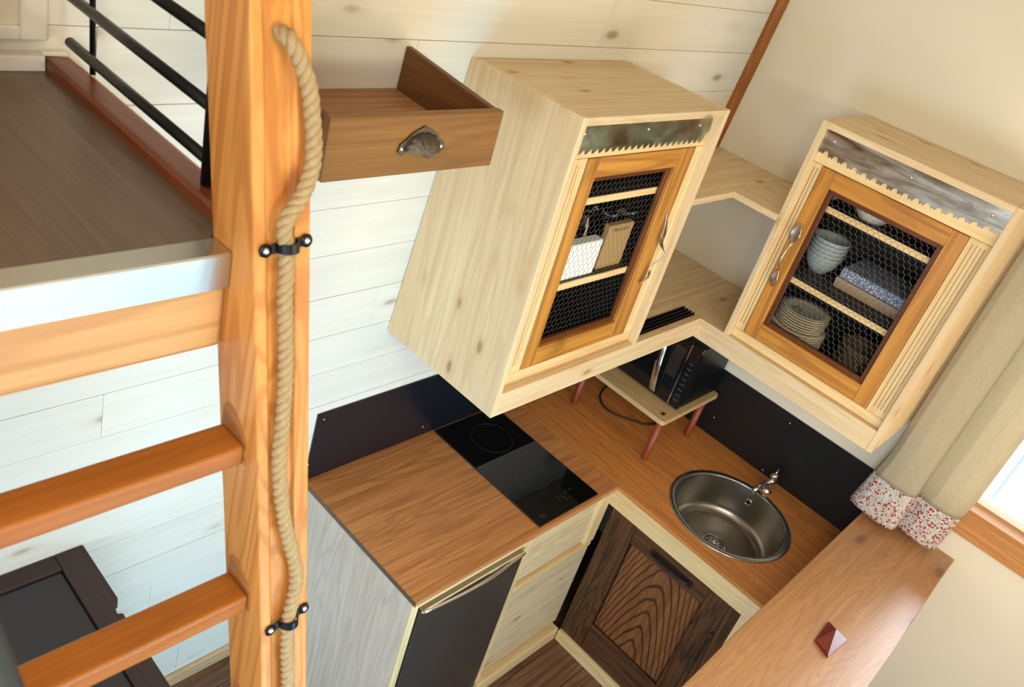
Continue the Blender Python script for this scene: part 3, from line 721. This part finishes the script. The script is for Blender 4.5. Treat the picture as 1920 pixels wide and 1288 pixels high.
jar((-.828, -.335, 1.641), .105, .034, smoke, 'glass jar at the right end of the row')
# ---- contents of the right cupboard
for k in range(5):
    z = 1.6405+.013*k
    b_ = build('bowl', MB().lathe([(.001, .004), (.022, .004), (.024, 0), (.027, 0), (.030, .006), (.047, .028), (.056, .056), (.0575, .060), (.056, .062), (.053, .057), (.044, .030), (.028, .010), (.001, .008)], (-.205, -.668, z), 36), stone_w)
    tag(b_, ['lowest', 'second lowest', 'middle', 'second from top', 'topmost'][k]+' grey bowl of the stack behind right mesh door', 'bowl', 'stacked grey bowls')
def plate(k, z, r, x, y_, n):
    pf = [(.001, .001), (r*.62, .001), (r*.66, .0), (r*.72, .002), (r, .010), (r, .0125), (r*.72, .006), (r*.62, .0035), (.001, .0035)]
    t = build('plate', MB().lathe(pf, (x, y_, z), 40), plate_m)
    nth = ['bottom', 'second', 'third', 'fourth', 'fifth', 'sixth', 'seventh', 'eighth', 'ninth', 'tenth', 'eleventh', 'twelfth', 'thirteenth']
    big = 'larger cream' if k < 6 else 'smaller cream'
    tag(t, ('topmost cream plate with flowers on the stack in right cupboard' if k == n-1 else f'{big} plate, {nth[k]} from the shelf, in right cupboard stack'), 'plate', 'stacked cream plates')
    build('rim_line', MB().tube([(x+r*math.cos(a), y_+r*math.sin(a), z+.0108) for a in [2*math.pi*q/40 for q in range(41)]], .0011, 5, False), plate_rim, t)
    return t
for k in range(13):
    r = .092 if k < 6 else .080
    p_ = plate(k, 1.3875+.0085*k, r, -.165, -.683, 13)
fm = MB()
for q in range(9):
    a = q*2.4; rr = .006+.0018*q
    fm.disc((-.165-.02+rr*math.cos(a), -.683+.02+rr*math.sin(a), 1.3875+.0085*12+.0036), .0045, n=8, h=.0004)
lab(build('flower_print', fm, plate_rim, p_), 'brown printed flowers')
for k, (z, dx) in enumerate(((1.6405, 0), (1.6735, .004))):
    bx = build('gift_box', B(-.252+dx, -.09, -.955+dx, -.745-dx, z, z+.031), tin_side if k == 0 else tin_m, bevel=.001)
    tag(bx, 'lower beige storage box under the blue-patterned one' if k == 0 else 'blue and white patterned box on the right cupboard shelf', 'box')
tag(build('silver_dish', MB().lathe([(.001, .003), (.03, .003), (.034, 0), (.038, .004), (.056, .026), (.062, .045), (.060, .047), (.052, .028), (.034, .008), (.001, .007)], (-.292, -.765, 1.8715), 32), dish_m), 'shiny silver dish on the top shelf of right cupboard', 'dish')
tag(build('glass_bottle_stopper', MB().lathe([(.001, 0), (.03, 0), (.033, .01), (.033, .05), (.028, .06), (.001, .062)], (-.30, -.64, 1.8715), 24), clear), 'clear glass pot at the left end of the top shelf', 'pot')
for k in range(5):
    z = 1.3875+.017*k
    tag(build('glass_bowl', MB().lathe([(.001, .003), (.03, .001), (.034, .003), (.060, .026), (.070, .046), (.0705, .048), (.068, .047), (.058, .028), (.033, .006), (.001, .005)], (-.20, -.905, z), 32), brownbowl), ['lowest', 'second lowest', 'middle', 'second from top', 'topmost'][k]+' brown glass bowl, stack at lower right', 'bowl', 'stacked glass bowls')

# ------------------------------------------------------------------ worktop
XL, YD, XD = -1.480, -.528, -.5875
wt = thing('worktop', 'L-shaped brown oak kitchen worktop', 'worktop', (-.8, -.3, H-.016))
build('board', MB().prism([(XL, YD), (XD, YD), (XD, -.002), (XL, -.002)], lambda x, y: (x, y, H-.016), lambda x, y: (x, y, H)), oak_x, wt, bevel=.001)
# right board with the round sink cut-out
sx, sy, sr = -.3265, -.8238, .2152
def ring_board():
    mb = MB(); n = 64; x0, x1, y0, y1 = XD+.0004, xw(H)-.0015, -1.143, -.002
    vs = []; rh = sr-.016
    for z in (H-.016, H):
        for k in range(n):
            a = 2*math.pi*k/n; vs.append((sx+rh*math.cos(a), sy+rh*math.sin(a), z))
        for k in range(n):
            a = 2*math.pi*k/n; ca, sa = math.cos(a), math.sin(a)
            tx = (x1-sx)/ca if ca > 1e-6 else ((x0-sx)/ca if ca < -1e-6 else 1e9); ty = (-1.143-sy)/sa if sa < -1e-6 else ((-.535-sy)/sa if sa > 1e-6 else 1e9)
            t = min(tx, ty); vs.append((sx+ca*t, sy+sa*t, z))
    fs = []
    for k in range(n):
        j = (k+1) % n
        fs += [(k, j, n+j, n+k), (2*n+k, 3*n+k, 3*n+j, 2*n+j), (k, 2*n+k, 2*n+j, j), (n+k, n+j, 3*n+j, 3*n+k)]
    # corners are closed with small wedges
    mb.add(vs, fs)
    for cx_, cy_ in ((x0, -1.143), (x1, -1.143), (x1, -.535), (x0, -.535)):
        ang = math.atan2(cy_-sy, cx_-sx) % (2*math.pi); k = int(ang/(2*math.pi)*n); j = (k+1) % n
        A_, B_ = vs[n+k], vs[n+j]
        mb.prism([(A_[0], A_[1]), (cx_, cy_), (B_[0], B_[1])], lambda x, y: (x, y, H-.016), lambda x, y: (x, y, H))
    mb.box(x0, x1, -.535, y1, H-.016, H)
    return mb
build('board', ring_board(), oak_y, wt)
build('edge_band', B(XL-.0015, XL-.0002, YD, -.002, H-.016, H), plain('grey_edge_band', srgb(104, 84, 66), .5), wt)
# splashbacks
sb = thing('splashback', 'black splashback sheet with painted blue sheen on the plank wall behind hob', 'splashback', (-1.0, -.02, H))
o_ = build('sheet', MB().prism([(-1.480, H+.001), (-.012, H+.001), (-.018, 1.066), (-1.494, 1.066)], lambda x, z: (x, yw(z)-.001, z), lambda x, z: (x, yw(z)-.0045, z)), black_board, sb)
for x, z in ((-1.468, 1.038), (-1.035, .832), (-1.482, .862), (-.8, 1.04)): build('screw', MB().lathe([(.0001, .002), (.002, .0015), (.003, 0)], (x, yw(z)-.0045, z), 12, (0, -1, 0)), screw_m, sb)
sb2 = thing('splashback', 'black splashback sheet behind the sink on the cream wall', 'splashback', (-.02, -.6, H))
build('sheet', MB().prism([(-1.30, H+.001), (-.006, H+.001), (-.010, 1.073), (-1.30, 1.073)], lambda y, z: (xw(z)-.0045, y, z), lambda y, z: (xw(z)-.001, y, z)), black_board2, sb2)
for y_, z in ((-.516, .871), (-.774, 1.039), (-.767, .805), (-1.165, 1.02), (-.3, 1.03)): build('screw', MB().lathe([(.0001, .002), (.002, .0015), (.003, 0)], (xw(z)-.0045, y_, z), 12, (-1, 0, 0)), screw_m, sb2)

# hob
hb = thing('hob', 'black glass two-ring ceramic hob set into the worktop', 'hob', (-.833, -.26, H))
build('glass', B(-.9785, -.6879, -.5145, -.012, H+.0004, H+.0055), glass_black, hb, bevel=.001)
for cx_, cy_, r_ in ((-.822, -.135, .0725), (-.838, -.345, .055)):
    build('ring_mark', MB().lathe([(r_, 0), (r_+.0009, 0), (r_+.0009, .0002), (r_, .0002)], (cx_, cy_, H+.0056), 64, close=True), print_grey, hb)
tk = MB()
for q in range(7): tk.disc((-.80+.022*((q*5) % 4)-.03, -.45-.012*(q % 3), H+.0056), .0045, n=12, h=.0002)
build('touch_keys', tk, plain('faint_grey', srgb(38, 38, 40), .3), hb)
text('Ola', .017, (-.937, -.487, H+.0057), (0, 0, .0), print_grey, 'lettering', hb)
lg = MB().lathe([(.009, 0), (.0105, 0), (.0105, .0002), (.009, .0002)], (-.945, -.487, H+.0056), 24, close=True)

# sink
sk = thing('sink', 'round stainless steel sink with basket drain', 'sink', (sx, sy, H))
ri = sr-.022
build('rim', MB().lathe([(sr, .0004), (sr, .0025), (sr-.003, .0045), (ri+.006, .0045), (ri+.001, .003), (ri, -.002), (ri+.004, -.004), (ri+.008, .0004)], (sx, sy, H), 96, close=True), steel_rim, sk)
zb = -.140
pf = [(ri, .001)]
for i in range(9):
    a = math.pi/2*i/8; pf.append((ri-.012-.038*(1-math.cos(a)), zb+.038-.038*math.sin(a)))
pf[1:1] = [(ri-.004, -.03), (ri-.010, -.09)]
dx_, dy_ = .012, 0
pf += [(.085, zb-.001), (.056, zb-.003), (.045, zb-.004), (.0425, zb-.0065), (.032, zb-.008), (.028, zb-.013), (.0001, zb-.014)]
build('bowl', MB().lathe([(r_, z) for r_, z in pf], (sx, sy, H), 96), steel, sk)
build('drain_ring', MB().lathe([(.046, zb-.0035), (.047, zb-.0015), (.040, zb-.0015), (.038, zb-.004), (.042, zb-.0055)], (sx, sy, H), 48, close=True), steel_rim, sk)
st_ = MB()
for q in range(12):
    a = 2*math.pi*q/12; st_.tube([(sx+.010*math.cos(a), sy+.010*math.sin(a), H+zb-.003), (sx+.033*math.cos(a), sy+.033*math.sin(a), H+zb-.004)], .0018, 6)
build('strainer', st_.lathe([(.0001, .006), (.006, .005), (.010, 0), (.010, -.006)], (sx, sy, H+zb), 24), chrome, sk)
build('drain_well', MB().lathe([(.0001, -.0125), (.031, -.0125), (.031, -.0100), (.0001, -.0100)], (sx, sy, H+zb), 32), black_in, sk)
ov = Vector((sx+(ri-.0065), sy+.012, H-.046)); 
build('overflow', MB().lathe([(.013, 0), (.013, .002), (.0095, .003), (.0095, .0)], ov, 24, (-1, .0, .12), close=True), chrome, sk)
build('overflow_hole', MB().disc(ov+Vector((-.0005, 0, 0)), .0095, (-1, 0, .12), 20, .0006), black_in, sk)
# tap
tp = thing('tap', 'small chrome tap behind the round sink', 'tap', (-.078, -.832, H))
tx, ty = -.078, -.832
build('body', MB().lathe([(.0001, .0005), (.021, .0005), (.021, .004), (.016, .008), (.0145, .012), (.0145, .052), (.012, .056), (.0001, .057)], (tx, ty, H), 28), chrome, tp)
build('lever', MB().lathe([(.010, 0), (.0145, .003), (.0145, .016), (.0115, .022), (.0001, .024)], (tx, ty, H+.058), 24).tube([(tx, ty, H+.074), (tx+.022, ty+.004, H+.094)], [.004, .0035], 8), chrome, tp)
build('spout', MB().tube([(tx-.010, ty, H+.040), (tx-.05, ty+.004, H+.052), (tx-.085, ty+.008, H+.054), (tx-.105, ty+.010, H+.046), (tx-.108, ty+.010, H+.032)], [.009, .0085, .0085, .009, .0095], 14), chrome, tp)

# ------------------------------------------------------------------ base units
YS, XS = -.512, -.570            # fascia planes
bc = thing('base_cabinet', 'pine base unit with fridge bay and drawer under the hob', 'cabinet', (-1.0, -.3, 0))
lab(build('end_panel', B(-1.476, -1.452, YS, yw(0)*0-.003, 0.0005, H-.0165), washed_z, bc, bevel=.0015), 'whitewashed end panel')
build('front_edge', B(-1.476, -1.450, YS-.0045, YS-.0003, .0005, H-.0165), framep['z'], bc)
build('top_strip', B(-1.4495, -1.0205, YS-.004, YS+.012, .742, H-.0165), framep['x'], bc)
build('post', B(-1.020, -.992, YS-.004, YS+.40, .0005, H-.0165), framep['z'], bc, bevel=.001)
build('stile', B(-.640, XS-.0165, YS-.006, YS+.016, .530, H-.0165), framep['z'], bc, bevel=.001)
build('drawer_front', B(-.9915, -.6405, YS+.006, YS+.024, .541, H-.0165), pine['x'], bc, bevel=.001)
build('drawer_lip', B(-.9915, -.600, YS-.008, YS+.018, .512, .5295), framep['x'], bc, bevel=.001)
build('door_panel', B(-.9915, XS-.0165, YS+.002, YS+.020, .082, .5115), pine['x'], bc, bevel=.001)
build('plinth_rail', B(-1.0195, XS-.0165, YS-.022, YS+.012, .0005, .062), framep['x'], bc, bevel=.0015)
fg = thing('fridge', 'dark brown fridge with chrome top handle under the worktop', 'fridge', (-1.235, -.25, 0))
build('body', B(-1.4445, -1.0225, YS+.042, -.06, .012, .730), fridge_side, fg)
build('door', B(-1.4445, -1.0225, YS-.010, YS+.040, .014, .722), fridge_m, fg, bevel=.004, seg=2)
build('handle', MB().box(-1.440, -1.027, YS-.016, YS+.036, .7225, .7275).tube([(-1.437, YS-.014, .7235)]+[(-1.437+.407*q/16, YS-.014-.014*math.sin(math.pi*q/16), .722) for q in range(1, 16)]+[(-1.030, YS-.014, .7235)], .0055, 10), chrome, fg)
build('foot', B(-1.43, -1.40, YS+.05, YS+.08, .0005, .0118), black_s, fg); build('foot', B(-1.07, -1.04, YS+.05, YS+.08, .0005, .0118), black_s, fg)

sc_ = thing('sink_cabinet', 'corner sink unit with dark oak panelled door in pine frame', 'cabinet', (-.35, -.8, 0))
YE = -1.135
build('top_rail', B(XS-.014, XS+.018, YE, YS-.0235+.024-.004, .702, H-.0165), framep['y'], sc_, bevel=.001)
build('right_stile', B(XS-.014, XS+.018, YE, -1.0665, .062, .7015), framep['z'], sc_, bevel=.001)
build('plinth_rail', B(XS-.016, XS+.018, YE, YS-.0235, .0005, .052), framep['y'], sc_, bevel=.0015)
build('carcass_back', B(XS+.05, XS+.06, YE, YS-.0, .053, .70), black_in, sc_)
build('end_panel', B(XS-.014, -.01, YE-.018, YE-.0005, .0005, H-.0165), pine['z'], sc_)
D = (-1.0645, -.535, .056, .699)        # door: y0,y1,z0,z1
pn_ = (-.945, -.640, .190, .618)
dd = build('door', B(XS-.004, XS+.018, pn_[1], D[1], D[2], D[3]), darkoak_z, sc_, bevel=.002, seg=2)
lab(dd, 'dark oak door with brown raised grain')
build('door_stile', B(XS-.004, XS+.018, D[0], pn_[0], D[2], D[3]), darkoak_z, dd, bevel=.002)
build('door_rail', B(XS-.004, XS+.018, pn_[0]+.0006, pn_[1]-.0006, pn_[3], D[3]), darkoak_y, dd, bevel=.002)
build('door_rail', B(XS-.004, XS+.018, pn_[0]+.0006, pn_[1]-.0006, D[2], pn_[2]), darkoak_y, dd, bevel=.002)
build('door_panel', B(XS+.004, XS+.014, pn_[0]+.003, pn_[1]-.003, pn_[2]+.003, pn_[3]-.003), wood('oak_panel', srgb(146, 90, 48), srgb(46, 28, 18), 'z', ring=.85, fibre=.45, rough=.42, scale=1.0, cath=('y', 0.0, 8.0, 13.0, 1.5, .17)), dd, bevel=.004)
for y0_, y1_ in ((-.575, -.572), (-1.006, -1.003)): build('groove', B(XS-.0045, XS-.0039, y0_, y1_, D[2]+.02, D[3]-.02), black_in, dd)
def pull(pts, r_): return MB().tube(catmull(pts, 6), r_, 8)
lab(build('bar_handle', pull([(XS-.004, -.735, .655), (XS-.020, -.742, .655), (XS-.024, -.80, .655), (XS-.020, -.868, .657), (XS-.004, -.876, .657)], .0045).box(XS-.0065, XS-.004, -.892, -.72, .640, .668), iron, dd), 'long dark iron pull on the top rail')
lab(build('ring_handle', pull([(XS-.004, -1.020, .560), (XS-.020, -1.020, .552), (XS-.026, -1.018, .49), (XS-.020, -1.018, .430), (XS-.004, -1.018, .423)], .004), iron, dd), 'upright dark iron pull on the stile')

# bar plank
bar_pts = [(-1.42, -1.150), (-1.15, -1.146), (-.9, -1.140), (-.6, -1.139), (-.3, -1.137), (xw(.96)-.002, -1.135), (xw(.96)-.002, -1.428), (-.15, -1.431), (-.3, -1.436), (-.45, -1.441), (-.6, -1.446), (-.8, -1.450), (-1.0, -1.448), (-1.2, -1.458), (-1.42, -1.452)]
bar = build('live_edge_plank', MB().prism(bar_pts, lambda x, y: (x, y+(.004 if y < -1.3 else -.004), .925), lambda x, y: (x, y, .962)), bar_m, bevel=.003, seg=2)
tag(bar, 'thick pale live-edge plank forming a bar beside the sink', 'bar')
bl = thing('upright_panel', 'pine upright panel carrying the bar plank beside the sink unit', 'panel', (-.3, -1.17, 0))
build('panel', B(-.58, -.012, -1.172, -1.1545, .0005, .9245), pine['z'], bl)
lgx = thing('support_post', 'pine post under the free end of the bar plank', 'post', (-1.36, -1.30, 0))
build('post', B(-1.39, -1.33, -1.33, -1.27, .0005, .9245), framep['z'], lgx)
# red block
A_, B_, C_, D_ = (-.673, -1.283), (-.688, -1.348), (-.793, -1.338), (-.771, -1.289)
zb1 = .9625
vs = [(*A_, zb1), (*B_, zb1), (*C_, zb1), (*D_, zb1), (*A_, zb1+.005), (*B_, zb1+.005), (*C_, zb1+.005), (*D_, zb1+.005), (-.694, -1.311, zb1+.016), (-.790, -1.334, zb1+.012)]
rb = build('wooden_block', MB().add(vs, [(3, 2, 1, 0), (0, 1, 5, 4), (1, 2, 6, 5), (2, 3, 7, 6), (3, 0, 4, 7), (4, 5, 8), (5, 6, 9, 8), (6, 7, 9), (7, 4, 8, 9)]), padauk, bevel=.001)
tag(rb, 'small dark red faceted wooden block lying on the bar', 'block')

# ------------------------------------------------------------------ microwave on its small table
mt = thing('plywood_stand', 'small plywood stand with red-brown round legs under microwave', 'stand', (-.22, -.32, H))
zt2 = .978
tp_ = []
x0, x1, y0, y1, rr = -.396, -.022, -.501, -.105, .016
for cx_, cy_, a0 in ((x1-rr, y0+rr, -90), (x1-rr, y1-rr, 0), (x0+rr, y1-rr, 90), (x0+rr, y0+rr, 180)):
    for q in range(7):
        a = math.radians(a0+90*q/6); tp_.append((cx_+rr*math.cos(a), cy_+rr*math.sin(a)))
build('top', MB().prism(tp_, lambda x, y: (x, y, zt2-.018), lambda x, y: (x, y, zt2)), ply, mt, bevel=.002, seg=2)
for lx, ly in ((-.386, -.482), (-.104, -.482), (-.385, -.135), (-.06, -.135)):
    tx_ = lx+.008*(1 if lx < -.2 else -1)
    build('leg', MB().lathe([(.0001, 0), (.0115, 0), (.012, .004), (.0135, zt2-.018-H-.001), (.0001, zt2-.018-H-.001)], (lx+.006, ly, H+.0005), 16), redwood, mt)
build('hinge', B(-.366, -.346, -.474, -.462, zt2+.0003, zt2+.002), brass, mt)
mo = thing('microwave', 'black microwave oven with curved chrome handle on plywood stand', 'microwave', (-.17, -.33, zt2))
MX, MZ0, MZ1 = -.302, zt2+.010, 1.243
build('body', B(MX+.022, -.045, -.484, -.165, MZ0, MZ1), mw_body, mo, bevel=.004)
build('door', B(MX, MX+.0215, -.440, -.165, MZ0, MZ1), mw_black, mo, bevel=.002)
build('control_panel', B(MX, MX+.0215, -.484, -.4455, MZ0, MZ1), mw_black, mo, bevel=.002)
build('chrome_strip', B(MX-.002, MX+.004, -.4450, -.4405, MZ0, MZ1-.004), chrome, mo)
hp = [(MX-.004, -.372, MZ0+.012), (MX-.016, -.370, MZ0+.05), (MX-.022, -.362, (MZ0+MZ1)/2), (MX-.016, -.352, MZ1-.05), (MX-.004, -.345, MZ1-.012)]
cc = catmull(hp, 6); vs = []
for q in cc: vs += [q+Vector((0, -.0125, 0)), q+Vector((0, .0125, 0)), q+Vector((-.004, .0125, 0)), q+Vector((-.004, -.0125, 0))]
fs = []
for i in range(len(cc)-1):
    for q in range(4): fs.append((i*4+q, i*4+(q+1) % 4, i*4+4+(q+1) % 4, i*4+4+q))
fs += [(0, 1, 2, 3), tuple(range(len(vs)-4, len(vs)))]
lab(build('handle', MB().add(vs, fs, True), chrome, mo), 'curved chrome handle')
build('window', B(MX-.0008, MX-.0001, -.428, -.385, MZ0+.1, MZ1-.03), plain('tinted_window', (.03, .022, .018, 1), .1), mo)
bt = MB()
for q in range(8): bt.box(MX-.0006, MX-.0001, -.473, -.457, MZ0+.03+.022*q, MZ0+.034+.022*q)
build('button_marks', bt, print_grey, mo)
for lx, ly in ((-.26, -.46), (-.07, -.46), (-.26, -.19), (-.07, -.19)): build('foot', MB().disc((lx, ly, zt2+.0004), .01, h=.0095), rubber, mo)
cd = catmull([(-.06, -.13, H+.0042), (-.13, -.120, H+.0042), (-.205, -.135, H+.0042), (-.255, -.165, H+.0042), (-.283, -.21, H+.0042), (-.278, -.26, H+.0042), (-.244, -.318, H+.0042), (-.203, -.366, H+.0042), (-.15, -.378, H+.0042), (-.10, -.36, H+.0042), (-.06, -.33, H+.0042)], 8)
tag(build('power_cord', MB().tube(cd, .0036, 8), rubber), 'black power cord looping on worktop under the plywood stand', 'cord')

# ------------------------------------------------------------------ curtain
cu_t = thing('curtain', 'beige linen curtain with red floral hem at the window', 'curtain', (-.1, -1.25, 1.95))
def fold(u):
    """u 0..1 across: returns y, x for the curtain body"""
    key = [(0, -1.112, -.105), (.05, -1.116, -.128), (.15, -1.135, -.142), (.28, -1.175, -.146), (.40, -1.222, -.140), (.45, -1.240, -.128), (.475, -1.244, -.105), (.50, -1.240, -.088), (.55, -1.250, -.092), (.68, -1.288, -.108), (.82, -1.335, -.106), (.93, -1.366, -.094), (1, -1.382, -.072)]
    for (a, ya, xa), (b_, yb__, xb__) in zip(key, key[1:]):
        if u <= b_: t = (u-a)/(b_-a); t = t*t*(3-2*t)*.5+t*.5; return ya+(yb__-ya)*t, xa+(xb__-xa)*t
    return key[-1][1:]
def curt(z0, z1, nz, flare, mat, name, off=0):
    nu = 70; vs = []; fs = []
    for j in range(nz+1):
        z = z0+(z1-z0)*j/nz
        for i in range(nu+1):
            u = i/nu; y_, x_ = fold(u)
            lo = max(0, (1.22-z)/.25)
            zz = z
            amp = 1-.35*max(0, (z-1.5)/.5)
            x2 = -.09+(x_+.09)*amp + xw(z)-xw(1.2)
            if lo > 0:
                y_ += .034*lo*max(0, 1-u*2.3)+.016*lo*max(0, u-.5)*2
            zz += .003*math.sin(u*11)*lo
            vs.append((min(x2-off, xw(z)-.012), y_, zz))
    for j in range(nz):
        for i in range(nu): fs.append((j*(nu+1)+i, j*(nu+1)+i+1, (j+1)*(nu+1)+i+1, (j+1)*(nu+1)+i))
    o = build(name, MB().add(vs, fs, True), mat, cu_t)
    s_ = o.modifiers.new('solid', 'SOLIDIFY'); s_.thickness = .0012; s_.offset = 0
    return o
curt(1.125, 1.995, 40, 0, linen, 'cloth')
curt(.985, 1.127, 14, 1, floral, 'floral_hem', .0012)
cr = thing('curtain_rod', 'thin black curtain rod above the window', 'rod', (-.12, -1.6, 2.0))
build('rod', MB().tube([(-.13, -1.112, 2.003), (-.13, -2.15, 2.003)], .007, 12), black_s, cr)
for y_ in (-1.14, -2.1): build('bracket', MB().tube([(-.13, y_, 2.003), (xw(2.0)-.0005, y_, 2.003)], .005, 8), black_s, cr)

# ------------------------------------------------------------------ dark desk at the plank wall
dk = thing('dark_table', 'dark-stained panelled wooden table against the whitewashed planks', 'table', (-2.4, -.3, 0))
zk = .879
build('side_rail', MB().prism([(-2.168, -.70), (-2.112, -.70), (-2.112, -.236), (-2.122, -.232), (-2.118, -.205), (-2.104, -.195), (-2.104, -.010), (-2.168, -.010)], lambda x, y: (x, y, zk-.03), lambda x, y: (x, y, zk)), darkdesk['y'], dk, bevel=.002)
build('back_rail', B(-2.75, -2.1685, -.056, -.010, zk-.03, zk), darkdesk['x'], dk, bevel=.002)
build('front_rail', B(-2.75, -2.1685, -.70, -.60, zk-.03, zk), darkdesk['x'], dk, bevel=.002)
build('side_rail', B(-2.82, -2.7505, -.70, -.010, zk-.03, zk), darkdesk['y'], dk, bevel=.002)
build('inset_panel', B(-2.7495, -2.1695, -.5995, -.0565, zk-.028, zk-.007), plain('dark_felt', srgb(54, 50, 52), .75, noise=.1, nscale=200), dk, bevel=.004)
for lx, ly in ((-2.135, -.04), (-2.135, -.66), (-2.79, -.04), (-2.79, -.66)):
    build('leg', B(lx-.022, lx+.022, ly-.022, ly+.022, .0005, zk-.0305), darkdesk['y'], dk, bevel=.002)
build('apron', B(-2.77, -2.155, -.675, -.645, zk-.12, zk-.0305), darkdesk['x'], dk)
build('apron', B(-2.77, -2.155, -.055, -.025, zk-.12, zk-.0305), darkdesk['x'], dk)
